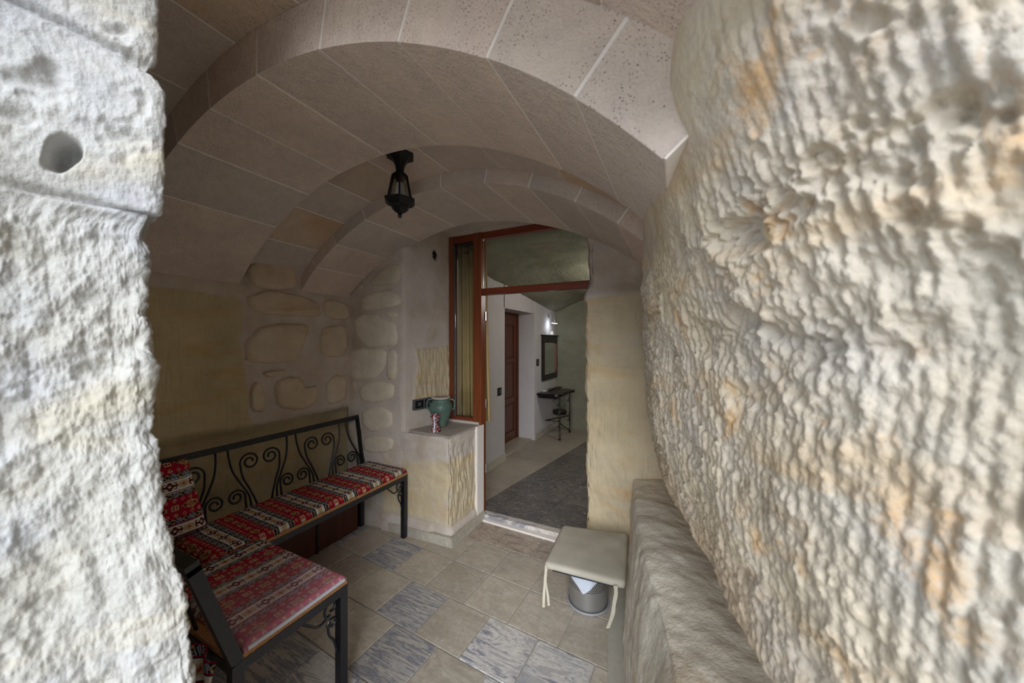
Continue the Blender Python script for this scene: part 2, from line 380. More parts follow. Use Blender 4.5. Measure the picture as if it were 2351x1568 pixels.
# kilim cloth: stripes repeat every PER metres along axis pi, motifs along qi
def kilim(name, pi, qi, poff=0.0, qoff=0.0, fade=None, PER=.212):
    M = Mat(name, .9, spec=.1); xyz = M.xyz(); S = 60.0
    p0 = (xyz[pi] + poff) / PER; q0 = (xyz[qi] + qoff) / PER
    wob = M.noise(3, 2) * .05
    p0 = p0 + wob
    p = (p0 * S).floor() / S; q = (q0 * S).floor() / S
    p = p.rep(1.0); ap = p.abs(); u = ap - .5            # u = 0 in the middle of the red field
    RED, NAVY, CREAM = lin(160, 18, 50), lin(34, 38, 66), lin(214, 208, 196)
    TAN, DKR, BLK = lin(178, 150, 104), lin(96, 30, 34), lin(44, 34, 36)
    c = M.mix(0.0, RED, RED)
    # red field: big tan diamonds, alternating with small cross squares, and dotted small rings
    d = q.rep(.62); big = u.abs() * 1.15 + d.abs() * .55
    jag = (q.rep(.07)).abs() * .9
    inner = (q.rep(.10).abs() + p.rep(.10).abs()).lt(.045)
    c = M.mix((big + jag).lt(.135), c, TAN); c = M.mix(((big + jag).lt(.125)) * inner, c, DKR)
    c = M.mix(big.lt(.05), c, lin(140, 60, 50)); c = M.mix(big.lt(.025), c, TAN)
    d2 = (q + .31).rep(.62); sq = u.abs().max(d2.abs())
    c = M.mix(sq.lt(.062) * sq.gt(.045), c, lin(200, 180, 140)); c = M.mix((u.abs().min(d2.abs())).lt(.008) * sq.lt(.05), c, lin(200, 180, 140))
    c = M.mix((u.abs() + d2.abs()).lt(.13) * (u.abs() + d2.abs()).gt(.115), c, lin(120, 60, 40))
    ring = ((ap - .335).abs() + (q.rep(.155)).abs()); c = M.mix(ring.lt(.045) * ring.gt(.022), c, lin(196, 160, 116))
    # navy borders with hexes and chevrons
    nb = (ap - .215).abs().lt(.065); c = M.mix(nb, c, NAVY)
    hx = (ap - .215).abs() + (q.rep(.24)).abs() * .8
    c = M.mix(hx.lt(.06) * hx.gt(.038), c, TAN); c = M.mix(hx.lt(.03), c, BLK)
    chv = ((q + .12).rep(.24).abs().lt(.055)) * ((q + ap).rep(.04).abs().lt(.009)) * nb; c = M.mix(chv, c, lin(180, 186, 190))
    # cream stripe with tan stars and maroon anchor motifs, thin dark lines along it
    c = M.mix(ap.lt(.15), c, CREAM)
    c = M.mix((ap - .135).abs().lt(.007), c, NAVY)
    dq = q.rep(.52); star = ap * 1.0 + dq.abs() * .55 + (p.rep(.05)).abs() * 1.2
    c = M.mix(star.lt(.105), c, lin(186, 160, 122)); c = M.mix((ap + dq.abs()).lt(.035), c, lin(150, 60, 60)); 
    da = (q + .26).rep(.52).abs()
    anchor = (ap.lt(.10) * (da.lt(.028))).max(ap.lt(.022) * da.lt(.14)).max(ap.lt(.075) * (da - .125).abs().lt(.014)).max((ap - .068).abs().lt(.014) * (da - .1).abs().lt(.03)).max(((ap + da).lt(.095)))
    c = M.mix(anchor, c, lin(84, 34, 38)); c = M.mix((ap + da).lt(.03), c, lin(206, 190, 190))
    if fade is not None:
        f = (xyz[fade[0]]).ramp(fade[1], fade[2]); c = M.mix(f * .38, c, lin(226, 176, 192))
    weave = M.noise(500, 2); fold = M.noise(9, 3)
    M.col(M.hsv(c, val=weave * .3 + .85)); M.bump(weave * .3 + fold * .8, .35, .006); return M.m

# ================================================================== THE SETTING
CX, CZ = -.85, .47            # axis of the barrel vault
def arcpt(r, th, y): return (CX + r * math.sin(th), y, CZ + r * math.cos(th))
def arc_block(mb, r0, r1, t0, t1, y0, y1, n=5, jit=0.0):
    """a curved stone: y0, y1 may be functions of x"""
    vs = []; fs = []
    for i in range(n + 1):
        th = t0 + (t1 - t0) * i / n
        x = CX + r0 * math.sin(th)
        a = y0(x) if callable(y0) else y0; b = y1(x) if callable(y1) else y1
        vs += [arcpt(r0, th, a), arcpt(r0, th, b), arcpt(r1, th, b), arcpt(r1, th, a)]
    for i in range(n):
        k = 4 * i
        fs += [(k, k + 1, k + 5, k + 4), (k + 1, k + 2, k + 6, k + 5), (k + 2, k + 3, k + 7, k + 6), (k + 3, k, k + 4, k + 7)]
    fs += [(0, 3, 2, 1), (4 * n, 4 * n + 1, 4 * n + 2, 4 * n + 3)]
    return mb.add(vs, fs)
ceiling = empty('ceiling', kind='structure')
def band(joints, r0, r1, y0, y1, mat, rows=None, r_face=.0, mort=.0016, gap=.005):
    g = gap * m
    body = MB(); arc_block(body, r0 + mort * m, r1, joints[0], joints[-1], (lambda x: (y0(x) if callable(y0) else y0) + mort * m), y1, 44)
    body.build('mortar_bed', MMORT, ceiling)
    for i in range(len(joints) - 1):
        ys = [y0, y1]
        if rows and rows[i]: ys = [y0, rows[i], y1]
        for j in range(len(ys) - 1):
            a, b = ys[j], ys[j + 1]
            ga = 0 if j == 0 else g; gb = 0 if j == len(ys) - 2 else g
            A = (lambda x, a=a, ga=ga: (a(x) if callable(a) else a) + ga); B = (lambda x, b=b, gb=gb: (b(x) if callable(b) else b) - gb)
            mb = MB(); dr = random.uniform(-.0012, .0012)
            arc_block(mb, r0 + dr, r1 - .004, joints[i] + g / r0, joints[i + 1] - g / r0, A, B, 5)
            mm = mat if not isinstance(mat, list) else mat[i % len(mat)]
            mb.build('stone_block', mm, ceiling, smooth=True)
D = math.radians
def thx(x, r=1.115): return math.asin(max(-1, min(1, (x - CX) / r)))
J1 = [D(-47), thx(-1.397), thx(-1.2), thx(-1.03), thx(-.83), thx(-.62), thx(-.42), thx(-.25), thx(-.12), D(48.6)]
band(J1, 1.115, 1.28, .427, .786, MTUFF)
J0 = [D(-48), D(-36), D(-27), D(-14), D(-3), D(8), D(19), D(29), D(39), D(49)]
band(J0, 1.215, 1.30, -.02, .4265, [MTUFF, MTUFF2, MTUFF], rows=[.25, .30, .18, .28, .2, .3, .22, .3, .2], mort=.003)
J2 = [D(-46.5), D(-35), D(-25), D(-16), D(-6), D(4), D(15), D(27), D(38), D(49)]
band(J2, 1.165, 1.29, .787, 1.043, [MTUFF, MTUFF2, MTUFF, MTUFF2, MTUFF, MTUFF])
BX = [-1.7, -1.62, -1.49, -1.25, -.89, -.58, -.38, -.1, .2]; BY = [1.29, 1.31, 1.33, 1.39, 1.42, 1.52, 1.575, 1.585, 1.585]
back3 = lambda x: float(np.interp(x, BX, BY))
J3 = [D(-47), D(-38), D(-29.5), D(-19), D(-8), D(2), D(12), D(21), D(30), D(38), D(49)]
band(J3, 1.115, 1.24, 1.0435, back3, MTUFF)
# flat ceiling strip behind the last arch, unseen roof boxes added above to block stray light
MB().box((-1.75, 1.2, 1.64), (.1, 1.76, 1.70)).build('lintel_slab', MPLAST, ceiling)
roofb = MB(); roofb.box((-2.1, -.02, 1.78), (.75, 4.1, 1.9)); roofb.box((-2.1, -.02, 1.2), (-1.70, .427, 1.78)); roofb.build('roof_light_block', MCAVE, ceiling)

# ---- floor
floor = empty('floor', kind='structure')
gb = MB(); gb.box((-1.75, -1.0, -.04), (.7, 1.74, -.004)); gb.build('grout_bed', MGROUT, floor)
gd = MB(); gd.box((-8, -9, -.06), (8, -1.0, -.006)); gd.build('courtyard_paving', MBASE, floor)
TA, TB = .1925, .1885
ang = math.radians(-3.0)
ea = np.array([math.cos(ang), math.sin(ang)]); eb = np.array([-math.sin(ang), math.cos(ang)])
O = on_floor(970, 1257.8)[:2]
def clip(poly, edges):
    for (px, py, nx, ny) in edges:
        out = []
        for i in range(len(poly)):
            a, b = poly[i], poly[(i + 1) % len(poly)]
            da = (a[0] - px) * nx + (a[1] - py) * ny; db = (b[0] - px) * nx + (b[1] - py) * ny
            if da >= 0: out.append(a)
            if da * db < 0:
                t = da / (da - db); out.append((a[0] + (b[0] - a[0]) * t, a[1] + (b[1] - a[1]) * t))
        poly = out
        if len(poly) < 3: return []
    return poly
def area(p): return abs(sum(p[i][0] * p[(i + 1) % len(p)][1] - p[(i + 1) % len(p)][0] * p[i][1] for i in range(len(p)))) / 2
edges = [(-1.625, 0, 1, 0), (0, 1.668, -.03, -1), (-.195, 1.1, -.985, -.17)]   # left wall, threshold, gutter by the right ledge
roff = {-3: .06, -2: .10, -1: 0, 0: 0, 1: .125, 2: .04, 3: .1}
kinds = {(0, -1): 'u', (1, 0): 'u', (2, 2): 'b', (1, 2): 'd', (1, 3): 'd', (2, 1): 'u', (2, 0): 'b', (3, 0): 'd', (3, 1): 'u', (-2, 2): 'r', (-2, 1): 'r', (-2, 3): 'r',
         (-2, 0): 'r', (3, -1): 'u', (4, 1): 'd', (2, 3): 'd', (4, -2): 'u', (0, -3): 'u', (2, -2): 'u'}
mats = {'u': MT_BLUE, 'd': MT_DARK, 'b': MT_BEIGE, 'r': MT_BROWN}
g = .0022
for r in range(-3, 8):          # rows: b from -(r+1)*TB to -r*TB
    off = roff.get(r, random.random() * TA)
    for c in range(-9, 8):
        a0, a1 = off + c * TA + g, off + (c + 1) * TA - g; b1, b0 = -r * TB - g, -(r + 1) * TB + g
        poly = [tuple(O + ea * a + eb * b) for a, b in ((a0, b0), (a1, b0), (a1, b1), (a0, b1))]
        poly = clip(poly, edges + [(0, -.95, 0, 1)])
        if len(poly) < 3 or area(poly) < .0006: continue
        k = kinds.get((r, c)) or ('r' if random.random() < .04 else 'b')
        zc = random.uniform(-.0006, .0004); n = len(poly)
        cxm = sum(p[0] for p in poly) / n; cym = sum(p[1] for p in poly) / n
        inner = [(cxm + (p[0] - cxm) * .988, cym + (p[1] - cym) * .988) for p in poly]
        mb = MB(); mb.add([(p[0], p[1], -.003) for p in poly] + [(p[0], p[1], zc - .0012) for p in poly] + [(p[0], p[1], zc) for p in inner],
               [tuple(range(n - 1, -1, -1)), tuple(range(2 * n, 3 * n))] + [(i, (i + 1) % n, n + (i + 1) % n, n + i) for i in range(n)] + [(n + i, n + (i + 1) % n, 2 * n + (i + 1) % n, 2 * n + i) for i in range(n)])
        mb.build('floor_tile', mats[k], floor)
# cement gutter strip between tiles and the rock ledge on the right
gs = MB(); gs.prism([(-.29, 1.62), (-.20, 1.10), (-.10, .45), (.1, .0), (.3, .0), (.1, .45), (-.02, 1.1), (-.12, 1.62)][::-1], -.003, .003); gs.build('cement_strip', plain('grey_cement', lin(176, 170, 158), .9, nz=.15, scale=40), floor)

# ---- displaced walls
def relief_wall(name, path, z0, z1, step, mat, disp, parent=None, flip=False, rockmask=None, kind='structure', zprofile=None):
    """path: plan polyline (H units); displaced along its normal by disp(X,Y,Z,s) in metres"""
    pts = np.array(path, float); seg = np.linalg.norm(np.diff(pts, axis=0), axis=1); L = np.concatenate([[0], np.cumsum(seg)])
    ns = max(2, int(L[-1] / step)); s = np.unique(np.concatenate([np.linspace(0, L[-1], ns), L])); nz = max(2, int((z1 - z0) / step)); z = np.linspace(z0, z1, nz)
    x = np.interp(s, L, pts[:, 0]); y = np.interp(s, L, pts[:, 1])
    P = np.zeros((len(s), nz, 3)); P[..., 0] = x[:, None]; P[..., 1] = y[:, None]; P[..., 2] = z[None, :]
    if zprofile is not None: P[..., :2] += zprofile(s, z)
    N = normals(P);
    if flip: N = -N
    d = disp(P[..., 0] * H, P[..., 1] * H, P[..., 2] * H, s[:, None] * H + 0 * z[None, :]) * m
    P = P + N * d[..., None]
    at = {'rockmask': rockmask(P[..., 0], P[..., 1], P[..., 2])} if rockmask else None
    o = grid_obj(name, P, mat, parent, flip=flip, attrs=at)
    if parent is None: o['kind'] = kind
    return o
# left wall
def d_left(X, Y, Z, s):
    z = Z / H; y = Y / H
    led = sstep(.66, .60, z + .012 * vnoise(Y * 3, Z * 0, 0.0)) * .045
    d = fbm(X, Y * 2.2, Z * 2.2, 4) * .022 + fbm(X + 9, Y * 14, Z * 14, 3) * .005 + led
    rough = sstep(.62, .58, z) * (fbm(X, Y * 10, Z * 10, 4) * .02)
    rk = sstep(.84, .74, y + .03 * vnoise(0.0, 0.0, Z * 5)) * sstep(1.20, 1.16, z)
    d = d + rough + rk * .018
    d += sstep(1.225, 1.26, z) * .012
    return d
wl = relief_wall('wall_left', [(-1.645, 1.36), (-1.645, .22)], -.01, 1.46, .0075, MWALLL, d_left,
    rockmask=lambda x, y, z: np.clip(sstep(.86, .74, y + .04 * vnoise(0.0, 0.0, z * 6)) * sstep(1.22, 1.17, z + .05 * (y - .5)) + .75 * sstep(.655, .62, z), 0, 1))
# back wall: stone stretch, socket return
def d_back(X, Y, Z, s):
    return fbm(X * 2, Y * 2, Z * 2, 3) * .012 + fbm(X * 13, Y * 13, Z * 13, 3) * .004
def back_mask(x, y, z):
    k = sstep(1.40, 1.43, y + .04 * vnoise(0.0, 0.0, z * 9)) * sstep(.985, .955, z + .02 * vnoise(y * 9, 0.0, 0.0)) * sstep(.60, .66, z)
    return k
wbp = [(-1.66, 1.318), (-1.40, 1.343), (-1.31, 1.352), (-1.297, 1.357), (-1.286, 1.366), (-1.280, 1.384), (-1.228, 1.655), (-1.222, 1.70)]
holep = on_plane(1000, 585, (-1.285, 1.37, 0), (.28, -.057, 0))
def d_backh(X, Y, Z, s):
    d = d_back(X, Y, Z, s)
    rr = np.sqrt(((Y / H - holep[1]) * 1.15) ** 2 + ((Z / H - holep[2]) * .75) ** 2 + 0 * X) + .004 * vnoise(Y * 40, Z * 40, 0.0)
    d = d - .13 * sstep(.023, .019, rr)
    z = Z / H
    msk = back_mask(X / H, Y / H, z)
    d = d + msk * (.008 + .007 * vnoise(Y * 70 + Z * 8, Z * 14, 1.0))
    return d
relief_wall('wall_back', wbp, -.01, 1.66, .0062, MWALLB, d_backh, flip=False, rockmask=back_mask)
wback = bpy.data.objects['wall_back']
hl = MB(); c0 = Vector(tuple(holep)) + Vector((-.012, 0, 0)); vs = [tuple(c0 + Vector((.004, 0, 0)))]  # dark disc added to stand in for the shade inside the deep hole
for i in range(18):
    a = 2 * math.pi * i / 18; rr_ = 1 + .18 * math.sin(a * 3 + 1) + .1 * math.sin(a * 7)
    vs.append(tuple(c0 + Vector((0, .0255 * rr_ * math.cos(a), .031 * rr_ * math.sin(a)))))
hl.add(vs, [(0, 1 + i, 1 + (i + 1) % 18) for i in range(18)]); hl.build('hole_shade_disc', plain('dark_hole_shade', lin(22, 20, 20), 1, nz=.4, scale=200), wback)
# ---- rubble stones set in the plaster, each its own part
def field_stone(polypx, p0, n, mat, parent, bulge=.018, seed=0, lift=.004):
    n = np.array(n, float); n /= np.linalg.norm(n); rnd = random.Random(seed)
    pts = [on_plane(x, y, p0, n) for x, y in polypx]; c = sum(pts) / len(pts)
    ring = []
    K = len(pts)
    for i in range(K):                     # Chaikin corner cutting for worn outlines
        a, b = pts[i], pts[(i + 1) % K]; ring += [a * .8 + b * .2, a * .2 + b * .8]
    ring = [p + (p - c) * rnd.uniform(-.06, .06) for p in ring]
    vs = []; R = len(ring); size = max(np.linalg.norm(p - c) for p in ring)
    for sc_, dd in ((1.05, -.030), (1.0, -.006), (.94, lift + bulge * .35), (.80, lift + bulge * .85), (.42, lift + bulge)):
        for p in ring: vs.append(c + (p - c) * sc_ + n * (dd * m + rnd.uniform(-.003, .003) * m * (dd > 0)))
    vs.append(c + n * (lift + bulge) * m)
    fs = [(j * R + i, j * R + (i + 1) % R, (j + 1) * R + (i + 1) % R, (j + 1) * R + i) for j in range(4) for i in range(R)] + [(4 * R + i, 4 * R + (i + 1) % R, 5 * R) for i in range(R)]
    mb = MB(); mb.add(vs, fs); o = mb.build('stone', mat, parent, smooth='all')
    bm = bmesh.new(); bm.from_mesh(o.data); bmesh.ops.recalc_face_normals(bm, faces=bm.faces[:]); bm.to_mesh(o.data); bm.free()
    return o
cr = lambda L: [(540 + x / 3.733, 560 + y / 3.733) for x, y in L]
PL, NL = (-1.635, 1, 1), (1, 0, 0)
left_stones = [
 ([(100, 250), (150, 160), (330, 135), (480, 150), (530, 230), (520, 370), (330, 400), (180, 360)], MSTONE, .03),
 ([(130, 440), (300, 400), (560, 440), (720, 510), (735, 630), (520, 620), (250, 600), (130, 540)], MSTONE, .012),
 ([(760, 500), (860, 480), (975, 520), (980, 640), (860, 655), (760, 600)], MSTONE, .014),
 ([(240, 710), (420, 680), (630, 690), (635, 780), (575, 900), (550, 985), (350, 1022), (110, 1008), (100, 900), (150, 800)], MSTONE, .022),
 ([(760, 710), (880, 690), (960, 700), (965, 860), (930, 960), (840, 975), (735, 960), (715, 850)], MSTONE, .018),
 ([(240, 1110), (330, 1090), (440, 1085), (430, 1110), (300, 1145)], MSTONE, .01),
 ([(360, 1200), (480, 1140), (580, 1150), (590, 1240), (720, 1215), (700, 1370), (560, 1420), (370, 1400)], MSTONE, .016),
 ([(770, 1200), (850, 1120), (950, 1130), (960, 1250), (930, 1350), (790, 1385)], MSTONE, .016),
 ([(140, 1240), (200, 1180), (260, 1270), (250, 1430), (150, 1440)], MSTONE, .01)]
for i, (pl, mt, b) in enumerate(left_stones): field_stone(cr(pl), PL, NL, mt, wl, b * .55, i)
pb0 = (-1.40, 1.338, 0); nb = (.075, -1, 0)
back_stones = [
 ([(1200, 260), (1380, 150), (1415, 310), (1290, 355), (1135, 365)], MSTONE, .012),
 ([(1030, 360), (1100, 340), (1100, 385), (1030, 400)], MSTONE, .008),
 ([(1070, 480), (1130, 430), (1290, 395), (1380, 430), (1410, 490), (1370, 540), (1190, 570), (1080, 575)], MSTONEW, .018),
 ([(1270, 590), (1340, 572), (1400, 600), (1340, 642)], MSTONEW, .01),
 ([(1010, 650), (1070, 600), (1200, 600), (1290, 650), (1375, 690), (1380, 830), (1340, 888), (1120, 885), (1030, 790)], MSTONEW, .02),
 ([(975, 900), (1130, 895), (1290, 905), (1280, 1060), (1210, 1155), (1000, 1160), (970, 1080)], MSTONEW, .012),
 ([(1305, 910), (1385, 915), (1375, 1165), (1300, 1155)], MSTONEW, .01),
 ([(1050, 1240), (1120, 1185), (1240, 1175), (1350, 1200), (1350, 1310), (1220, 1368), (1080, 1350)], MSTONEW, .014),
 ([(985, 1180), (1040, 1175), (1035, 1340), (975, 1350)], MSTONE, .01),
 ([(1080, 1420), (1230, 1390), (1330, 1430), (1340, 1560), (1200, 1620), (1090, 1570)], MSTONEW, .01),
 ([(1090, 1660), (1250, 1640), (1350, 1680), (1330, 1780), (1110, 1790)], MSTONEW, .01)]
for i, (pl, mt, b) in enumerate(back_stones): field_stone(cr(pl), pb0, nb, mt, wback, b * .7, 50 + i)
# wall above the window and around it
wb2 = MB(); wb2.box((-1.24, 1.66, 1.615), (.0, 1.76, 1.70)); wb2.box((-1.75, 1.70, -.01), (-1.226, 1.78, 1.70)); wb2.build('window_surround', MPLAST, wback)
# solid backing behind the left part so that no sky shows
MB().box((-2.1, 1.40, -.05), (-1.70, 1.78, 1.78)).build('wall_core', MCAVE, wback)
MB().box((-2.1, .2, -.05), (-1.75, 1.40, 1.78)).build('wall_core', MCAVE, wl)

# ---- window ledge (pedestal)
def d_ped(X, Y, Z, s):
    z = Z / H; d = fbm(X * 3, Y * 3, Z * 3, 3) * .008 + fbm(X * 16, Y * 16, Z * 16, 3) * .003
    side = sstep(.30 * H, .33 * H, s)
    tool = side * sstep(-.35, .45, vnoise(Y * 60 + 1.0 * vnoise(Y * 6, Z * 6, 5.0) + Z * 3, Z * 13, 2.0)) * sstep(.50, .44, z) * sstep(.07, .12, z)
    return d - tool * .009 * (1 + .6 * vnoise(Y * 18, Z * 14, 7.0)) - sstep(.45, .5, z) * .0
ped = empty('wall_window_ledge', kind='structure')
def zprof_ped(s, z):
    out = np.zeros((len(s), len(z), 2)); k = sstep(.085, .06, z) * .012
    out[..., 1] -= k[None, :] * (s < .30)[:, None]; out[..., 0] += k[None, :] * (s >= .30)[:, None]
    return out
relief_wall('ledge_body', [(-1.42, 1.338), (-1.34, 1.352), (-1.03, 1.372), (-1.018, 1.376), (-1.012, 1.388), (-1.003, 1.668)], -.01, .524, .0045, MWALLB, d_ped, parent=ped, zprofile=zprof_ped,
            rockmask=lambda x, y, z: np.clip(sstep(.44, .36, z + .03 * vnoise(x * 8, y * 8, z * 8)) * sstep(.07, .10, z) * (.62 + .38 * sstep(-1.02, -1.0, x + .0 * y)), 0, 1))
MB().prism([(-1.40, 1.37), (-1.03, 1.39), (-1.02, 1.68), (-1.40, 1.68)], -.01, .52).build('ledge_core', MPLAST, ped)
MSLAB = plain('grey_travertine_slab', lin(172, 162, 152), .55, nz=.1, scale=40)
MB().prism([(-1.283, 1.384), (-1.016, 1.372), (-1.004, 1.60), (-1.006, 1.645), (-1.215, 1.65)], .518, .5325).build('ledge_slab', MSLAB, ped)
sill = MB(); sill.box((-1.222, 1.64, .5327), (-1.01, 1.668, .545)); sill.build('window_sill', MPLAST, ped)
MB().box((-1.018, 1.60, .02), (-.992, 1.672, .53), .004).build('plaster_corner', MMORT, ped)
bb = MB(); p0 = on_floor(887.5, 1217); bb.add([(p0[0], 1.345, 0), (-.999, 1.35, 0), (-.999, 1.368, 0), (p0[0], 1.363, 0), (p0[0], 1.345, .047), (-.999, 1.35, .047), (-.999, 1.368, .047), (p0[0], 1.363, .047)],
   [(0, 3, 2, 1), (4, 5, 6, 7), (0, 1, 5, 4), (1, 2, 6, 5), (2, 3, 7, 6), (3, 0, 4, 7)])
# baseboard stands proud of the plaster
def base_run(name, a, b, th, zh, parent=None, side=1, mat=None, z0=0):
    a, b = np.array(a), np.array(b); d = (b - a) / np.linalg.norm(b - a); n = np.array([d[1], -d[0]]) * side
    mb = MB(); mb.prism([tuple(a), tuple(b), tuple(b + n * th), tuple(a + n * th)] if side < 0 else [tuple(a), tuple(a + n * th), tuple(b + n * th), tuple(b)], z0, zh)
    o = mb.build(name, mat or MBASE, parent)
    if parent is None: o['kind'] = 'structure'
    return o
base_run('baseboard_ledge', (-1.393, 1.345), (-.996, 1.368), .014, .047)
base_run('baseboard_ledge_side', (-.996, 1.354), (-.992, 1.66), .014, .047)

# ---- right-hand pier of the doorway
def d_pier(X, Y, Z, s):
    z = Z / H
    d = fbm(X * 3, Y * 3, Z * 3, 4) * .022 + fbm(X * 14, Y * 14, Z * 14, 3) * .006
    d += .005 * vnoise(X * 55 + Z * 20, Z * 14 - X * 10, 3.0)
    d += sstep(1.17, 1.20, z) * sstep(1.27, 1.22, z) * .02 - sstep(1.21, 1.24, z) * .012
    return d
pierm = masked('pier_rock_and_plaster', lin(212, 194, 160), lin(202, 188, 164), lin(206, 162, 100), gaxis=0, gfreq=120, pl=(lin(196, 182, 170), lin(206, 194, 184)))
relief_wall('wall_door_pier', [(-.392, 1.76), (-.390, 1.60), (-.378, 1.578), (-.36, 1.572), (.02, 1.562)], -.01, 1.66, .0065, pierm, d_pier,
            rockmask=lambda x, y, z: sstep(1.215, 1.185, z + .02 * vnoise(x * 12, 0.0, 3.0)))
MB().box((-.36, 1.64, -.05), (.3, 1.78, 1.70)).build('pier_core', MCAVE, bpy.data.objects['wall_door_pier'])

# ---- big hewn rock wall on the right
def catmull(P, t):
    P = np.array(P, float); n = len(P); i = np.clip(np.floor(t).astype(int), 0, n - 2); f = (t - i)[:, None]
    g_ = lambda k: P[np.clip(k, 0, n - 1)]
    a, b, c, d = g_(i - 1), g_(i), g_(i + 1), g_(i + 2)
    return .5 * ((2 * b) + (-a + c) * f + (2 * a - 5 * b + 4 * c - d) * f ** 2 + (-a + 3 * b - 3 * c + d) * f ** 3)
cM = [(-.13, 1.62), (-.105, 1.3), (-.088, 1.08), (-.05, .84), (.0, .66), (.055, .52), (.12, .39), (.21, .29), (.36, .15), (.52, -.05), (.62, -.4)]
cU = [(-.13, 1.62), (-.108, 1.3), (-.09, 1.08), (-.072, .84), (-.050, .66), (-.024, .49), (.020, .37), (.12, .29), (.3, .15), (.5, -.05), (.62, -.4)]
cL = [(-.06, 1.62), (-.04, 1.3), (-.03, 1.08), (.015, .86), (.061, .67), (.1, .5), (.15, .38), (.24, .27), (.38, .14), (.52, -.05), (.62, -.4)]
NS, NZ = 760, 560
tt = np.concatenate([np.linspace(0, 3, 170, endpoint=False), np.linspace(3, 8, 480, endpoint=False), np.linspace(8, 10, 110)])
zz = np.linspace(.40, 1.62, NZ)
pM, pU, pL = catmull(cM, tt), catmull(cU, tt), catmull(cL, tt)
P = np.zeros((len(tt), NZ, 3)); P[..., 2] = zz[None, :]
def wts(z):
    wl_ = np.interp(z, [.58, .80, 1.0], [1, .22, 0]); wu = np.interp(z, [1.0, 1.27, 1.7], [0, 1, 1.0]); return wl_, 1 - wl_ - wu, wu
a, b, c = wts(zz)
a, b, c = [np.convolve(np.pad(q, 20, 'edge'), np.ones(41) / 41, 'valid') for q in (a, b, c)]
for k in (0, 1): P[..., k] = pL[:, k, None] * a + pM[:, k, None] * b + pU[:, k, None] * c
under = sstep(.62, .46, zz)[None, :] * np.interp(tt, [0, 2, 10], [.10, .20, .26])[:, None]
P[..., 0] += under; P[..., 1] += under * .25
P[..., 0] += sstep(1.28, 1.6, zz)[None, :] * .05
N = normals(P); N = N if N[300, 200, 0] < 0 else -N
seg = np.linalg.norm(np.diff(pM, axis=0), axis=1); S = (np.concatenate([[0], np.cumsum(seg)]) * H)[:, None] + 0 * zz[None, :]
Z = P[..., 2] * H
wv = .009 * vnoise(S * 4, Z * 2.0, 0.0) + .003 * vnoise(S * 18, Z * 12, 4.0)
ga = (S + wv + Z * -.12) / .0185
gid = np.floor(ga).astype(np.int64); gf = ga - gid; zero = gid * 0
hz_ = lambda a, k: _hash(a, zero + k, zero + 11)
tz = Z / (.055 + .02 * hz_(gid, 5)) + 3 * hz_(gid, 9) + .5 * vnoise(S * 30, Z * 30, 3.0)
tid = np.floor(tz).astype(np.int64); tf_ = tz - tid
tooth = _hash(gid, tid, zero)                                   # every pick mark has its own depth
groove = np.sin(np.pi * gf) ** .8 * (.75 + .35 * tooth) + .45 * tf_ * (.6 + .4 * tooth)
smooth_top = sstep(1.10, 1.20, P[..., 2] + .05 * vnoise(S * 3, Z * 3, 1.0)) * sstep(.27, .40, P[..., 1] + .04 * vnoise(S * 3, Z * 5, 7.0))   # plastered shoulder under the vault
gmask = (.35 + .65 * sstep(-.3, .3, vnoise(S * 3.2, Z * 2.6, 6.0) + .15)) * (1 - smooth_top)
lump = fbm(S * 4, Z * 3.4, 2.0, 3); chip = fbm(S * 26, Z * 22, 5.0, 4, .6)
ero = np.maximum(0, fbm(S * 9, Z * 11, 8.0, 5, .6) - .10)        # broken-out hollows
heavy = sstep(-.2, .5, vnoise(S * 2.0, Z * 2.2, 12.0) + .25)
d = groove * .0082 * gmask + lump * .026 + (chip * .013 * (.5 + heavy) - ero * .075 * (.4 + heavy)) * (1 - .92 * smooth_top) + fbm(S * 75, Z * 60, 3.0, 3, .75) * .0062 * (1 - .8 * smooth_top)
# ridge running diagonally through the nearer part
d += .035 * np.exp(-((Z - (1.05 + (S - 2.2) * .9)) / .10) ** 2) * sstep(1.9, 2.3, S)
d *= np.interp(tt, [0, 2, 5, 10], [.7, .9, 1.0, 1.0])[:, None]
P = P + N * (d * m)[..., None]
wr = grid_obj('wall_right', P, MROCKR, flip=not (normals(P)[300, 200, 0] < 0)); wr['kind'] = 'structure'
MB().prism([(.75, 1.7), (.75, -.5), (.9, -.5), (.9, 1.7)][::-1], -.05, 1.9).build('wall_core', MCAVE, wr)  # unseen outer slab, added to block stray light
# ledge under it
E0 = np.array([(-.178, 1.60), (-.164, 1.50), (-.118, 1.2), (-.070, .95), (.0, .65), (.06, .42), (.17, .2), (.3, -.1), (.4, -.4)])    # top edge
B0 = np.array([(-.190, 1.60), (-.190, 1.50), (-.172, 1.2), (-.135, .98), (-.06, .66), (.0, .42), (.11, .18), (.25, -.1), (.36, -.4)])  # foot
I0 = E0 + np.array([.55, .1]); 
tl = np.linspace(0, 8, 420); pe, pbt, pi_ = catmull(E0, tl), catmull(B0, tl), catmull(I0, tl)
prof = []
for q in np.linspace(0, 1, 75): prof.append((0, q))      # face
for q in np.linspace(0, 1, 95)[1:]: prof.append((1, q))  # top
P = np.zeros((len(tl), len(prof), 3))
for j, (w_, q) in enumerate(prof):
    if w_ == 0:
        bulge = math.sin(q * math.pi) * -.008
        P[:, j, :2] = pbt * (1 - q) + pe * q + np.array([bulge, 0]); P[:, j, 2] = -.01 + .425 * q - .02 * sstep(.9, 1.0, q)
    else:
        P[:, j, :2] = pe * (1 - q) + pi_ * q; P[:, j, 2] = .400 + .018 * math.sin(min(1, q * 5) * math.pi / 2) + .12 * sstep(.25, .8, q)
N = normals(P); N = N if N[200, 20, 0] < 0 else -N
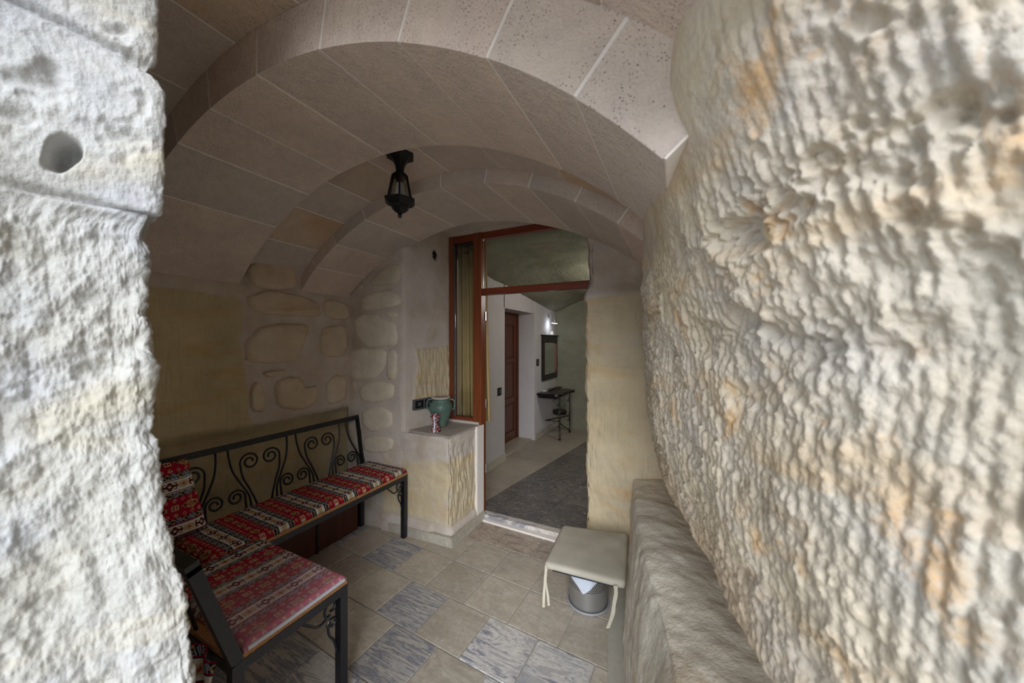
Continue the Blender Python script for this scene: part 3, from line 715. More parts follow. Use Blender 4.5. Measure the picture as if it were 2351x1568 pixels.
S2 = (tl * .35)[:, None] + 0 * P[..., 0]; T2 = np.cumsum(np.linalg.norm(np.diff(P, axis=1, prepend=P[:, :1]), axis=2), axis=1) * H
d = fbm(S2 * 4, T2 * 3, 1.0, 4) * .024 + fbm(P[..., 1] * 22, T2 * 9, 4.0, 3) * .007 + fbm((P[..., 0] + P[..., 1]) * 40, (P[..., 0] - P[..., 1]) * 14, P[..., 2] * 20, 3) * .004
P = P + N * (d * m)[..., None]
wle = grid_obj('wall_rock_ledge', P, MLEDGE, flip=not (normals(P)[200, 20, 0] < 0)); wle['kind'] = 'structure'

# ---- near left jamb: two dressed blocks over hewn rock
TE = .44
ys = [-400, 0, 120, 150, 172, 200, 260, 420, 495, 515, 535, 600, 700, 850, 1000, 1035, 1080, 1130, 1230, 1360, 1568, 1900]
xs = [352, 360, 360, 352, 362, 380, 381, 377, 372, 345, 330, 332, 338, 342, 346, 358, 355, 368, 385, 420, 437, 450]
zz = np.linspace(-.01, 1.80, 620)
yy = 784 - (zz - 1) / TE * F
ed = np.array([TE * ray(float(np.interp(y, ys, xs)) - 14, 784)[:2] for y in yy])      # edge position per height
ctrl = [(-2.2, -.70), (-1.5, -.60), (-.90, -.30), (-.70, -.06), (-.645, .11)]
after = [(-.030, .010), (-.085, .020), (-.22, .05), (-.5, .07), (-1.12, .07)]
u = np.concatenate([np.linspace(0, 3, 80, endpoint=False), np.linspace(3, 5.0, 300, endpoint=False), np.linspace(5, 6.6, 70, endpoint=False), np.linspace(6.6, 10, 40)])
P = np.zeros((len(u), len(zz), 3)); P[..., 2] = zz[None, :]
for j in range(len(zz)):
    e = ed[j]; mid = np.array(ctrl[-1]) + (e - np.array([-.61, .19])) * .5
    cp = np.array(ctrl[:-1] + [tuple(mid), tuple(e)] + [tuple(e + np.array(q)) for q in after])
    P[:, j, :2] = catmull(cp, u)
N = normals(P); N = N if N[300, 300, 0] > 0 else -N
seg = np.linalg.norm(np.diff(P[:, 300, :2], axis=0), axis=1); S = (np.concatenate([[0], np.cumsum(seg)]) * H)[:, None] + 0 * zz[None, :]; Z = P[..., 2] * H
lat = P[..., 0] * CS + P[..., 1] * SN; fwd = -P[..., 0] * SN + P[..., 1] * CS
near = (fwd > .05)
PXg = np.where(near, 1175.5 + F * lat / np.maximum(fwd, .05), -600); PYg = 784 + F * (1 - P[..., 2]) / np.maximum(fwd, .2)
uc = np.clip(u, 3, 5.3)
PX2 = np.interp(np.clip(PXg, -300, 380), [-300, 380], [-300, 380])
j1 = np.interp(PX2, [-300, 80, 355, 380], [-160, 20, 158, 165]); j2 = np.interp(PX2, [-300, 0, 240, 375], [350, 418, 472, 512])
ia = u > 5.05
ref = np.argmin(np.abs(u - 5.0))
q1 = PYg - j1; q2 = PYg - j2
q1[ia] = (PYg[ref] - 158)[None, :]; q2[ia] = (PYg[ref] - 505)[None, :]
jd = np.exp(-(q1 / 11) ** 2) + np.exp(-(q2 / 10) ** 2)
lower = sstep(10, 60, q2)
ga = (S + Z * .06 + .012 * vnoise(S * 6, Z * 3, 2.0)) / .034; gid = np.floor(ga).astype(np.int64); gf = ga - gid; zero = gid * 0
tz = Z / .07 + 3 * _hash(gid, zero + 2, zero) + .6 * vnoise(S * 20, Z * 20, 3.0); tid = np.floor(tz).astype(np.int64); tf_ = tz - tid
gr = np.sin(np.pi * gf) ** .7 * (.6 + .6 * _hash(gid, tid, zero)) + .4 * tf_
d = fbm(S * 4, Z * 4, 3.0, 4) * .012 - jd * .016
d += lower * (gr * .0040 + fbm(S * 22, Z * 20, 6.0, 5, .65) * .018 - np.maximum(0, fbm(S * 9, Z * 10, 1.0, 4) - .1) * .05)
d += (1 - lower) * (fbm(S * 26, Z * 26, 9.0, 5, .6) * .0055 - np.maximum(0, fbm(S * 14, Z * 14, 21.0, 4) - .22) * .05)
d += sstep(-8, 30, q2) * -.006 * (1 - lower)
d += fbm(S * 90, Z * 90, 3.3, 3, .65) * .0028
# worn hole
hr = np.sqrt(((PXg - 140) / 54) ** 2 + ((PYg - 348) / 46) ** 2) + .30 * vnoise(S * 26, Z * 26, 1.0)
d -= .060 * sstep(1.05, .55, hr) * (1 + .35 * ((140 - PXg) / 60).clip(-1, 1))
d *= np.interp(u, [0, 2.5, 3], [.3, .6, 1])[:, None]
P = P + N * (d * m)[..., None]
fl = not (normals(P)[300, 300, 0] > 0)
jamb = empty('wall_entrance_jamb', kind='structure')
qq1 = (q1[:-1, :-1] + q1[1:, 1:]) / 2; qq2 = (q2[:-1, :-1] + q2[1:, 1:]) / 2
# quads touching each joint line are shared by the two neighbours' edges
grid_obj('stone_block', P, MROCKL, jamb, flip=fl, faces_mask=(qq1 <= 0))
grid_obj('stone_block', P, MROCKL, jamb, flip=fl, faces_mask=(qq1 > 0) & (qq2 <= 0))
grid_obj('bedrock', P, MROCKL, jamb, flip=fl, faces_mask=(qq2 > 0))

# ================================================================== WINDOW / DOOR FRAME
YW = 1.665
win = empty('window_1', (-1.1, YW, 0), kind='structure'); wo = (-1.1, YW, 0)
def part(mb, name, mat, parent, org, smooth=False): return mb.build(name, mat, parent, org, smooth)
FW = .042
part(MB().box((-1.222, YW - .012, .545), (-1.192, YW + .028, 1.615), .002), 'frame_side', MFRAMEV, win, wo)
part(MB().box((-1.050, YW - .018, .005), (-.996, YW + .034, 1.615), .003), 'frame_post', MFRAMEV, win, wo)
part(MB().box((-1.192, YW - .010, 1.578), (-1.050, YW + .026, 1.615), .002), 'frame_head', MFRAMEH, win, wo)
part(MB().box((-.996, YW - .010, 1.578), (-.38, YW + .026, 1.615), .002), 'frame_head', MFRAMEH, win, wo)
part(MB().box((-1.192, YW - .010, .545), (-1.050, YW + .026, .562), .002), 'frame_sill', MFRAMEH, win, wo)
part(MB().box((-.996, YW - .012, 1.262), (-.38, YW + .028, 1.298), .002), 'transom_bar', MFRAMEH, win, wo)
part(MB().box((-1.1895, YW + .004, .56), (-1.0525, YW + .008, 1.58)), 'pane', MGLASS, win, wo)
part(MB().box((-.994, YW + .004, 1.298), (-.385, YW + .008, 1.58)), 'pane', MGLASS, win, wo)
gm = MB();
for x in (-1.190, -1.056): gm.box((x - .002, YW - .004, .565), (x + .004, YW + .001, 1.575))
part(gm, 'glazing_bead', MGREYP, win, wo)
for z in (.25, .62, 1.12):
    part(MB().tube([(-.9925, YW + .030, z), (-.9925, YW + .030, z + .05)], .0045, 8), 'hinge', MCHROME, win, wo)
thr = MB(); thr.box((-1.0, 1.655, -.004), (-.36, 1.70, .030), .003); thr.build('door_threshold', MT_DARK).__setitem__('kind', 'structure')
bpy.data.objects['door_threshold'].name = 'trim_1'
tf = MB(); tf.prism([(-1.0, 1.635), (-.36, 1.615), (-.36, 1.656), (-1.0, 1.656)], -.004, .010); o = tf.build('trim_2', MMORT); o['kind'] = 'structure'

# ================================================================== ROOM BEYOND
ZF = .028
rf = empty('floor_room', kind='structure')
MB().box((-1.9, 1.695, -.03), (.7, 3.9, ZF - .004)).build('grout_bed', MGROUT, rf)
def xb(y): return -1.06 + (y - 1.78) * .166
yy0 = 1.70; row = 0
while yy0 < 3.78:
    y1_ = yy0 + .29; xo = xb(yy0) ; L_ = -1.75
    cuts = [L_, L_ + .38 + .12 * (row % 2), xo]
    for i in range(2):
        if cuts[i + 1] - cuts[i] < .05: continue
        mb = MB(); g = .0015
        xr0 = xb(yy0) if i == 1 else cuts[i + 1]; xr1 = xb(y1_) if i == 1 else cuts[i + 1]
        mb.prism([(cuts[i] + g, yy0 + g), (xr0 - g, yy0 + g), (xr1 - g, y1_ - g), (cuts[i] + g, y1_ - g)], ZF - .01, ZF); mb.build('floor_tile', MT_IN, rf)
    for i in range(4):
        xa0, xa1 = xb(yy0) + i * .38, xb(y1_) + i * .38
        mb = MB(); mb.prism([(xa0 + g, yy0 + g), (xa0 + .38 - g, yy0 + g), (xa1 + .38 - g, y1_ - g), (xa1 + g, y1_ - g)], ZF - .01, ZF); mb.build('floor_tile', MT_IND, rf)
    yy0 = y1_; row += 1
XR = -1.285
rwl = empty('wall_room_left', kind='structure')
def rbox(a, b, name='plaster_section', mat=None): return MB().box(a, b, .004).build(name, mat or MROOM, rwl, smooth=True)
rbox((-1.78, 1.70, -.02), (XR, 2.50, 1.72)); rbox((-1.78, 3.12, -.02), (XR + .01, 3.95, 1.72)); rbox((-1.78, 2.48, 1.275), (XR, 3.14, 1.72), 'lintel')
rbox((-1.80, 2.45, -.02), (-1.53, 3.15, 1.30), 'recess_back')
rbox((-1.55, 2.50, ZF - .01), (XR - .02, 3.12, ZF + .012), 'recess_step', MT_IN)
d_cave = lambda X, Y, Z, s: fbm(X * 2, Y * 2, Z * 2, 4) * .05 + fbm(X * 9, Y * 9, Z * 9, 3) * .008
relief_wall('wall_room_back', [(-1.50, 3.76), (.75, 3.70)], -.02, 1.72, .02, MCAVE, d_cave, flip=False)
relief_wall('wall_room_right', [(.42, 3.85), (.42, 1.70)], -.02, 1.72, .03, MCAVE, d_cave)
MB().box((-1.8, 3.86, -.05), (.8, 3.95, 1.9)).build('wall_core', MCAVE, bpy.data.objects['wall_room_back'])
MB().box((.52, 1.7, -.05), (.6, 3.95, 1.9)).build('wall_core', MCAVE, bpy.data.objects['wall_room_right'])
xg = np.linspace(-1.35, .5, 130); yg = np.linspace(1.695, 3.88, 150); XG, YG = np.meshgrid(xg, yg, indexing='ij')
ZG = 1.60 - .15 * sstep(2.0, 3.7, YG) - .10 * sstep(-.9, -1.3, XG) - .05 * sstep(-.2, .5, XG) + .02 * fbm(XG * 3, YG * 3, 0.0, 4)
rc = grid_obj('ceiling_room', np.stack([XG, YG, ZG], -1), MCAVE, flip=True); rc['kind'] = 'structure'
base_run('baseboard_room', (XR, 1.72), (XR, 2.505), .010, ZF + .055, side=1, z0=ZF)
base_run('baseboard_room_far', (XR + .01, 3.12), (XR + .01, 3.74), .010, ZF + .055, side=1, z0=ZF)
# door in recess
d1 = empty('door_1', (-1.50, 2.8, ZF), kind='structure'); do = (-1.50, 2.8, ZF)
def dz(mb, n, mat=None): return part(mb, n, mat or MDOOR, d1, do)
zb, zt = ZF + .012, 1.262
dz(MB().box((-1.505, 2.50, zb), (-1.475, 3.112, zt)), 'leaf')
y0_, y1_ = 2.50, 3.112
for a, b in ((y0_, y0_ + .07), (y1_ - .07, y1_)): dz(MB().box((-1.478, a, zb), (-1.462, b, zt), .002), 'stile')
for a, b in ((zb, zb + .085), (.405, .455), (.80, .83), (zt - .10, zt)): dz(MB().box((-1.478, y0_ + .07, a), (-1.463, y1_ - .07, b), .002), 'rail')
for a, b in ((.135, .385), (.475, .78), (.85, 1.14)):
    dz(MB().box((-1.476, y0_ + .09, a), (-1.466, y1_ - .09, b), .006), 'panel')
fr_ = MB(); fr_.box((-1.52, 3.10, zb), (-1.445, 3.119, zt + .012), .002); fr_.box((-1.52, 2.50, zt - .004), (-1.445, 3.119, zt + .012), .002); dz(fr_, 'door_frame')

# curtain behind the window
cu = MB(); vs = []; K = 90
for i in range(K + 1):
    t = i / K; x = -1.205 + t * .205
    for z in (.50, .9, 1.57):
        y = YW + .062 + .015 * math.sin(t * 24 + .6 * math.sin(z * 2)) + .003 * math.sin(t * 51)
        x2 = x + (.026 * t if z < .6 else .012 * t if z < 1 else 0)
        vs.append((x2, y, z if z > .5 else (.535 + .004 * math.sin(t * 20))))
fs = [(3 * i + j, 3 * (i + 1) + j, 3 * (i + 1) + j + 1, 3 * i + j + 1) for i in range(K) for j in range(2)]
cu.add(vs, fs); org = (-1.09, YW + .06, .53)
oc = cu.build('curtain', MCURT, None, org, smooth='all'); sm = oc.modifiers.new('thick', 'SOLIDIFY'); sm.thickness = .003
tag(oc, 'ochre yellow floor-length curtain hanging in folds behind the narrow window', 'curtain')
# curtain rod that carries it, behind the frame head
# ---- mirror, lamp, table in the room (on the far stretch of the left wall)
XM = XR + .011
def onroomwall(px, py): return on_plane(px, py, (XM, 0, 0), (1, 0, 0))
a = onroomwall(1243, 820); b = onroomwall(1277, 820); ya, yb = a[1], b[1]; zt_, zb_ = onroomwall(1243, 771)[2], onroomwall(1243, 875)[2]
mo = (XM, (ya + yb) / 2, zb_); mir = empty('wall_mirror', mo, label='tall narrow wall mirror in a dark wooden frame above the small table', cat='mirror')
w_ = .04; t_ = .022
part(MB().box((XM, ya, zb_), (XM + t_, ya + w_, zt_), .003), 'frame_side', MDARKW, mir, mo)
part(MB().box((XM, yb - w_, zb_), (XM + t_, yb, zt_), .003), 'frame_side', MDARKW, mir, mo)
part(MB().box((XM, ya + w_, zb_), (XM + t_ * .9, yb - w_, zb_ + .06), .003), 'frame_rail', MDARKW, mir, mo)
part(MB().box((XM, ya + w_, zt_ - .07), (XM + t_ * .9, yb - w_, zt_), .003), 'frame_rail', MDARKW, mir, mo)
part(MB().box((XM, ya - .02, zt_), (XM + .04, yb + .02, zt_ + .012), .003), 'cornice', MDARKW, mir, mo)
part(MB().box((XM + .004, ya + w_ + .015, zb_ + .075), (XM + .008, yb - w_ - .015, zt_ - .085)), 'mirror_glass', MMIRROR, mir, mo)
for q in (ya + w_, yb - w_ - .012): part(MB().box((XM, q, zb_ + .06), (XM + .02, q + .012, zt_ - .07)), 'inner_bead', MFRAMEV, mir, mo)
# white ornament on the mirror
ol = (XM + .022, (ya + yb) / 2 + .03, zt_ + .012)
oo = MB(); oo.lathe([(.0, 0), (.045, 0), (.05, .006), (.042, .012), (.03, .016), (.026, .028), (.018, .036), (.008, .040), (.007, .046), (.0, .048)], ol, 24, cap=False)
for v in range(len(oo.v)): pass
oo = MB(); oo.lathe([(.0, 0), (.020, 0), (.020, .010), (.017, .016), (.013, .022), (.010, .034), (.005, .040), (.0, .044)], (0, 0, 0), 20, cap=False)
oo.v = [(ol[0] + x, ol[1] + y * 2.7, ol[2] + z) for x, y, z in oo.v]
tag(oo.build('porcelain_ornament', MWHITE, None, ol, smooth=True), 'small white domed porcelain ornament on top of the wall mirror', 'ornament')
# picture light
pl_ = onroomwall(1258, 726); lo = tuple(pl_)
lt = empty('wall_lamp', lo, label='chrome wall lamp with a slim glowing bar above the mirror', cat='lamp')
part(MB().lathe([(0, 0), (.016, 0), (.016, .006), (0, .008)], (0, 0, 0), 16, cap=False), 'wall_plate', MCHROME, lt, (0, 0, 0))
mbp = MB(); mbp.v = []; mbp.lathe([(0.001, 0), (.017, 0), (.017, .006), (0.001, .008)], (0, 0, 0), 16)
mbp.v = [(lo[0] + z, lo[1] + x, lo[2] + y) for x, y, z in mbp.v]
bpy.data.objects.remove([o for o in lt.children][0]); part(mbp, 'wall_plate', MCHROME, lt, lo, True)
arm = [(lo[0], lo[1], lo[2]), (lo[0] + .03, lo[1], lo[2] + .008), (lo[0] + .055, lo[1], lo[2] + .004), (lo[0] + .07, lo[1], lo[2] - .02), (lo[0] + .075, lo[1], lo[2] - .07)]
part(MB().tube(arm, .0028, 8), 'arm', MCHROME, lt, lo, True)
ME = Mat('lamp_glow'); ME.b.inputs['Emission Color'].default_value = (.85, .93, 1, 1); ME.b.inputs['Emission Strength'].default_value = 7; MEM = ME.m
hz = lo[2] - .078
part(MB().box((lo[0] + .066, lo[1] - .075, hz), (lo[0] + .084, lo[1] + .075, hz + .008), .001), 'head', MCHROME, lt, lo)
part(MB().box((lo[0] + .068, lo[1] - .072, hz - .003), (lo[0] + .082, lo[1] + .072, hz)), 'light_strip', MEM, lt, lo)
lamp('wall_lamp_light', 'POINT', (lo[0] + .05, lo[1], hz - .012), .22, (.75, .87, 1), .012)
# switches
def plate(px, py, wy, hz_, label, xw=XM):
    p = on_plane(px, py, (xw, 0, 0), (1, 0, 0)); s_ = empty('light_switch', tuple(p), label=label, cat='switch'); o_ = tuple(p)
    part(MB().box((xw, p[1] - wy, p[2] - hz_), (xw + .006, p[1] + wy, p[2] + hz_), .0015), 'plate', MBLACK, s_, o_)
    part(MB().box((xw + .006, p[1] - wy * .55, p[2] - hz_ * .6), (xw + .009, p[1] + wy * .55, p[2] + hz_ * .6), .001), 'rocker', MGREYP, s_, o_)
plate(1146, 899, .030, .031, 'black framed light switch between the window post and the brown door', XR)
plate(1234, 832, .030, .034, 'small black light switch beside the wall mirror')
# table with swing-out stool
tf0 = on_floor(1285, 1011, ZF); tf1 = on_floor(1308, 993, ZF); ZT = .462
to = (XM, (tf0[1] + tf1[1]) / 2, ZF)
tb = empty('side_table', to, label='narrow dark side table on iron legs under the wall mirror', cat='table')
yA, yB = tf0[1] - .02, tf1[1] + .03; xo_ = max(tf0[0], tf1[0]) + .02
tp = [(XM, yA - .03), (xo_ - .06, yA - .03), (xo_ - .03, yA - .02), (xo_, yA + .02), (xo_ - .01, yA + .08), (xo_ + .01, yB - .10), (xo_ + .03, yB - .03), (xo_ + .02, yB + .01), (xo_ - .04, yB + .03), (XM, yB + .03)]
part(MB().prism(tp, ZT, ZT + .022), 'table_top', MDARKW, tb, to)
part(MB().box((XM, yA + .01, ZT - .03), (xo_ - .05, yB - .01, ZT)), 'apron', MDARKW, tb, to)
for p in (tf0, tf1):
    part(MB().lathe([(.012, 0), (.013, .012), (.007, .02), (.007, .20), (.010, .205), (.010, .225), (.007, .23), (.007, ZT - ZF)], (p[0], p[1], ZF), 12), 'leg', MIRON2, tb, to, True)
def spiral(c, r0, a0, a1, r1, n=26, fx=1, fy=1):
    return [(c[0] + fx * (r0 + (r1 - r0) * i / n) * math.cos(a0 + (a1 - a0) * i / n), c[1] + fy * (r0 + (r1 - r0) * i / n) * math.sin(a0 + (a1 - a0) * i / n)) for i in range(n + 1)]
def scroll_part(map2, pts, r, name, mat, parent, org):
    return part(MB().tube([map2(*p) for p in pts], r, 6), name, mat, parent, org, True)
pi = math.pi
for p in (tf0, tf1):
    for zc in (ZT - .05, .20):
        mp = lambda a, b, p=p, zc=zc: (p[0] - .008 - a, p[1], zc + b)
        scroll_part(mp, [(0.0, -.055), (.004, -.02), (.015, .005), (.04, .018)] + spiral((.045, .0), .018, pi / 2, -pi * 1.6 + pi / 2, .005)[::1], .0025, 'scroll', MIRON2, tb, to)
        scroll_part(mp, [(.0, -.03)] + spiral((.014, -.045), .014, pi, -pi * 1.4, .004), .0025, 'scroll', MIRON2, tb, to)
st = MB(); st.tube([(tf0[0], tf0[1], .215), (tf0[0] - .14, tf0[1] - .02, .215), (tf0[0] - .02, tf1[1] - .1, .215), (tf1[0], tf1[1], .215)], .006, 8)
part(st, 'stretcher', MIRON2, tb, to, True)
st = MB(); st.tube([(tf0[0], tf0[1], .20), (tf0[0] + .01, (tf0[1] * .6 + tf1[1] * .4), .13), (tf1[0], tf1[1] - .04, .07), (tf1[0], tf1[1], .035)], .006, 8); part(st, 'brace', MIRON2, tb, to, True)
sx, sy = tf0[0] - .06, (tf0[1] + tf1[1]) / 2 + .02
part(MB().lathe([(0.001, .250), (.070, .250), (.073, .255), (.073, .282), (.068, .289), (0.001, .290)], (sx, sy, 0), 28, cap=False), 'stool_seat', MDARKW, tb, to, True)
part(MB().tube([(sx, sy, .215), (sx, sy, .25)], .008, 8), 'stool_post', MIRON2, tb, to)
ztb = ZT + .022
q = on_floor(1252, 898, ztb); rr_ = MB(); rr_.box((q[0] - .02, q[1] - .045, ztb), (q[0] + .02, q[1] + .03, ztb + .012), .004); tag(rr_.build('small_white_box', MWHITE, None, (q[0], q[1], ztb)), 'small white box at the near end of the dark side table', 'box')
q = on_floor(1262, 897, ztb); rr_ = MB(); rr_.box((q[0] - .012, q[1] - .02, ztb), (q[0] + .014, q[1] + .10, ztb + .010), .003); tag(rr_.build('remote_control', MBLACK, None, (q[0], q[1], ztb)), 'black remote control lying next to the small white box', 'remote control')
q = on_floor(1275, 893, ztb); rr_ = MB(); rr_.box((q[0] - .035, q[1] + .01, ztb), (q[0] + .03, q[1] + .16, ztb + .008), .003); tag(rr_.build('leather_folder', MCAB, None, (q[0], q[1] + .08, ztb)), 'thin brown folder lying flat towards the back of the side table', 'folder')

# ================================================================== THINGS ON THE LEDGE
zs = .5325
vo = tuple(on_floor(1012, 979, zs)); vz = empty('amphora_vase', vo, label='green glazed two-handled vase with a patterned lid on the window ledge', cat='vase')
M_ = Mat('green_glaze', .45, spec=.5); a = M_.noise(10, 5); b = M_.noise(60, 4); z_ = M_.xyz()[2]
cc_ = M_.mix(a.ramp(.35, .7), lin(78, 102, 92), lin(104, 128, 116)); cc_ = M_.mix(M_.noise(40, 5, .7).ramp(.62, .68) * .6, cc_, lin(150, 162, 148)); cc_ = M_.mix((z_ + b * .01).ramp(.022, .010) * .8, cc_, lin(132, 118, 66)); M_.col(cc_); M_.bump(b, .2, .002); MGREEN = M_.m
k = .155 / .24
pr = [(.001, 0), (.045, 0), (.050, .008), (.062, .05), (.080, .10), (.096, .145), (.100, .170), (.095, .192), (.080, .210), (.070, .222), (.069, .232), (.078, .238), (.079, .244)]
part(MB().lathe([(r * m * 1.0, z * m) for r, z in pr], vo, 40), 'body', MGREEN, vz, vo, 'all')
rv_ = np.array([CS, SN])
for sg in (-1, 1):
    pts = []
    for r, z in ((.072, .226), (.098, .232), (.116, .212), (.118, .180), (.112, .155), (.097, .142)):
        pts.append((vo[0] + sg * rv_[0] * r * m, vo[1] + sg * rv_[1] * r * m, vo[2] + z * m))
    pp = catmull(pts, np.linspace(0, 5, 24)); part(MB().tube([tuple(x) for x in pp], .0070 * m, 10), 'handle', MGREEN, vz, vo, 'all')
M_ = Mat('red_white_painted_lid', .35); X_, Y_, Z_ = M_.xyz(); rr = (X_ * X_ + Y_ * Y_)._m('SQRT'); an = Y_._m('ARCTAN2', X_)
pt = (((rr * 260).sin() * (an * 16).sin()) + (M_.noise(60, 2) - .5)).gt(.0); M_.col(M_.mix(pt * rr.lt(.064), lin(212, 204, 196), lin(140, 40, 44))); MLID = M_.m
part(MB().lathe([(.001, .244 * m), (.080 * m, .244 * m), (.082 * m, .249 * m), (.078 * m, .253 * m), (.001, .255 * m)], vo, 40, cap=False), 'lid', MLID, vz, vo, True)
so = tuple(on_floor(999, 990, zs)); M_ = Mat('corset_painted_ceramic', .3); X_, Y_, Z_ = M_.xyz(); v1 = M_.voro(70); v2 = M_.voro(110); lat_ = X_ * CS + Y_ * SN
c_ = M_.mix(v1.gt(.45), lin(206, 200, 204), lin(150, 34, 44)); c_ = M_.mix(v2.gt(.62), c_, lin(30, 28, 38))
c_ = M_.mix(((lat_ + Z_ * .0).abs()).lt(.006), c_, lin(220, 214, 220)); c_ = M_.mix((((lat_).abs() - .008).abs()).lt(.0016), c_, lin(36, 32, 44)); M_.col(c_); MCORS = M_.m
sv = [(.001, 0), (.050, 0), (.051, .006), (.040, .022), (.029, .045), (.025, .066), (.028, .088), (.038, .112), (.044, .124), (.040, .134), (.026, .138), (.015, .136)]
sm_ = MB(); sm_.lathe([(r * m * .93, z * m * 1.02) for r, z in sv], (0, 0, 0), 36)
vv = []
for x, y, z in sm_.v:                                   # sweetheart neckline dips towards the viewer's front
    ph = math.atan2(y, x); dip = max(0, math.cos(ph - (YAW - pi / 2 + .2))) ** 10 * .012 if z > .11 * m else 0
    vv.append((x + so[0], y + so[1], z + so[2] - dip))
sm_.v = vv; tag(sm_.build('small_vase', MCORS, None, so, smooth='all'), 'small waisted vase painted red, white and black in front of the green vase', 'vase')
# wall socket on the return wall
A_ = np.array([-1.285, 1.372]); B_ = np.array([-1.228, 1.655]); dw = (B_ - A_) / np.linalg.norm(B_ - A_); nw = np.array([dw[1], -dw[0]])
sp = on_plane(974, 926, (A_[0] + nw[0] * .014, A_[1] + nw[1] * .014, 0), (nw[0], nw[1], 0))
rz = math.atan2(dw[1], dw[0]); so_ = tuple(sp); sk = empty('wall_socket', so_, rz, label='dark grey double wall socket beside the green vase', cat='socket')
def lb(a, b, name, mat, bev=.001): return MB().box(a, b, bev).build(name, mat, sk)
L2, H2 = .070, .028
for a, b in (((-L2, -.004, -H2), (L2, .02, -H2 + .008)), ((-L2, -.004, H2 - .008), (L2, .02, H2)), ((-L2, -.004, -H2 + .008), (-L2 + .010, .02, H2 - .008)), ((L2 - .010, -.004, -H2 + .008), (L2, .02, H2 - .008)), ((-.005, -.003, -H2 + .008), (.005, .02, H2 - .008))): lb(a, b, 'frame', MGREYP)
for x in (-.0325, .0325): lb((x - .025, -.001, -.020), (x + .025, .02, .020), 'socket_insert', MBLACK)
for x in (-.0325, .0325): MB().tube([(x, -.0025, 0), (x, .0005, 0)], .011, 20).build('socket_well', MGREYP, sk)
sk.scale = (1, 1, 1)

# ================================================================== LANTERN
lo = (-.85, .875, 1.635); MSMOKE = bpy.data.materials.new('smoky_glass'); MSMOKE.use_nodes = True; nt = MSMOKE.node_tree; tr = nt.nodes.new('ShaderNodeBsdfTransparent'); tr.inputs[0].default_value = (.66, .66, .60, 1); gl = nt.nodes.new('ShaderNodeBsdfGlossy'); gl.inputs['Roughness'].default_value = .12; mx = nt.nodes.new('ShaderNodeMixShader'); mx.inputs[0].default_value = .12; nt.links.new(tr.outputs[0], mx.inputs[1]); nt.links.new(gl.outputs[0], mx.inputs[2]); nt.links.new(mx.outputs[0], nt.nodes['Material Output'].inputs[0])
ln = empty('hanging_lantern', lo, math.radians(12), label='black hexagonal metal lantern hanging from the middle of the vault', cat='lamp')
hx = lambda prof: MB().lathe([(r * m, z * m) for r, z in prof], (0, 0, 0), 6)
def lp(mb, n, mat, sm=False, par=None): return mb.build(n, mat, par or ln, (0, 0, 0), sm)
MLANT = plain('black_cast_metal', lin(16, 17, 19), .45, .2, nz=.35, scale=90)
lp(hx([(.001, .004), (.075, .004), (.078, -.010), (.066, -.016), (.045, -.030), (.032, -.048), (.024, -.070), (.022, -.100), (.030, -.108)]), 'ceiling_mount', MLANT)
lp(hx([(.001, -.100), (.028, -.100), (.040, -.112), (.044, -.120), (.001, -.121)]), 'cap', MLANT)
lp(hx([(.064, -.238), (.084, -.240), (.086, -.247), (.070, -.262), (.052, -.270), (.046, -.285), (.030, -.300), (.014, -.308), (.013, -.314), (.001, -.315)]), 'base', MLANT)
lp(MB().lathe([(.001, -.312 * m), (.007 * m, -.315 * m), (.011 * m, -.323 * m), (.008 * m, -.332 * m), (.001, -.335 * m)], (0, 0, 0), 14), 'finial', MLANT, True)
for i in range(6):
    a = i * pi / 3; c_, s_ = math.cos(a), math.sin(a)
    lp(MB().tube([(.041 * m * c_, .041 * m * s_, -.118 * m), (.066 * m * c_, .066 * m * s_, -.241 * m)], .0050 * m, 6), 'bar', MLANT)
    a2 = (i + 1) * pi / 3; c2, s2 = math.cos(a2), math.sin(a2)
    lp(MB().add([(.039 * m * c_, .039 * m * s_, -.120 * m), (.039 * m * c2, .039 * m * s2, -.120 * m), (.064 * m * c2, .064 * m * s2, -.240 * m), (.064 * m * c_, .064 * m * s_, -.240 * m)], [(0, 1, 2, 3)]), 'glass_pane', MSMOKE)
lp(MB().lathe([(.001, -.121 * m), (.018 * m, -.121 * m), (.018 * m, -.150 * m), (.001, -.151 * m)], (0, 0, 0), 16), 'bulb_holder', MLANT)
lp(MB().lathe([(.001, -.150 * m), (.018 * m, -.152 * m), (.022 * m, -.175 * m), (.029 * m, -.215 * m), (.026 * m, -.232 * m), (.001, -.238 * m)], (0, 0, 0), 18), 'bulb', plain('frosted_white_bulb', lin(222, 226, 240), .4), True)

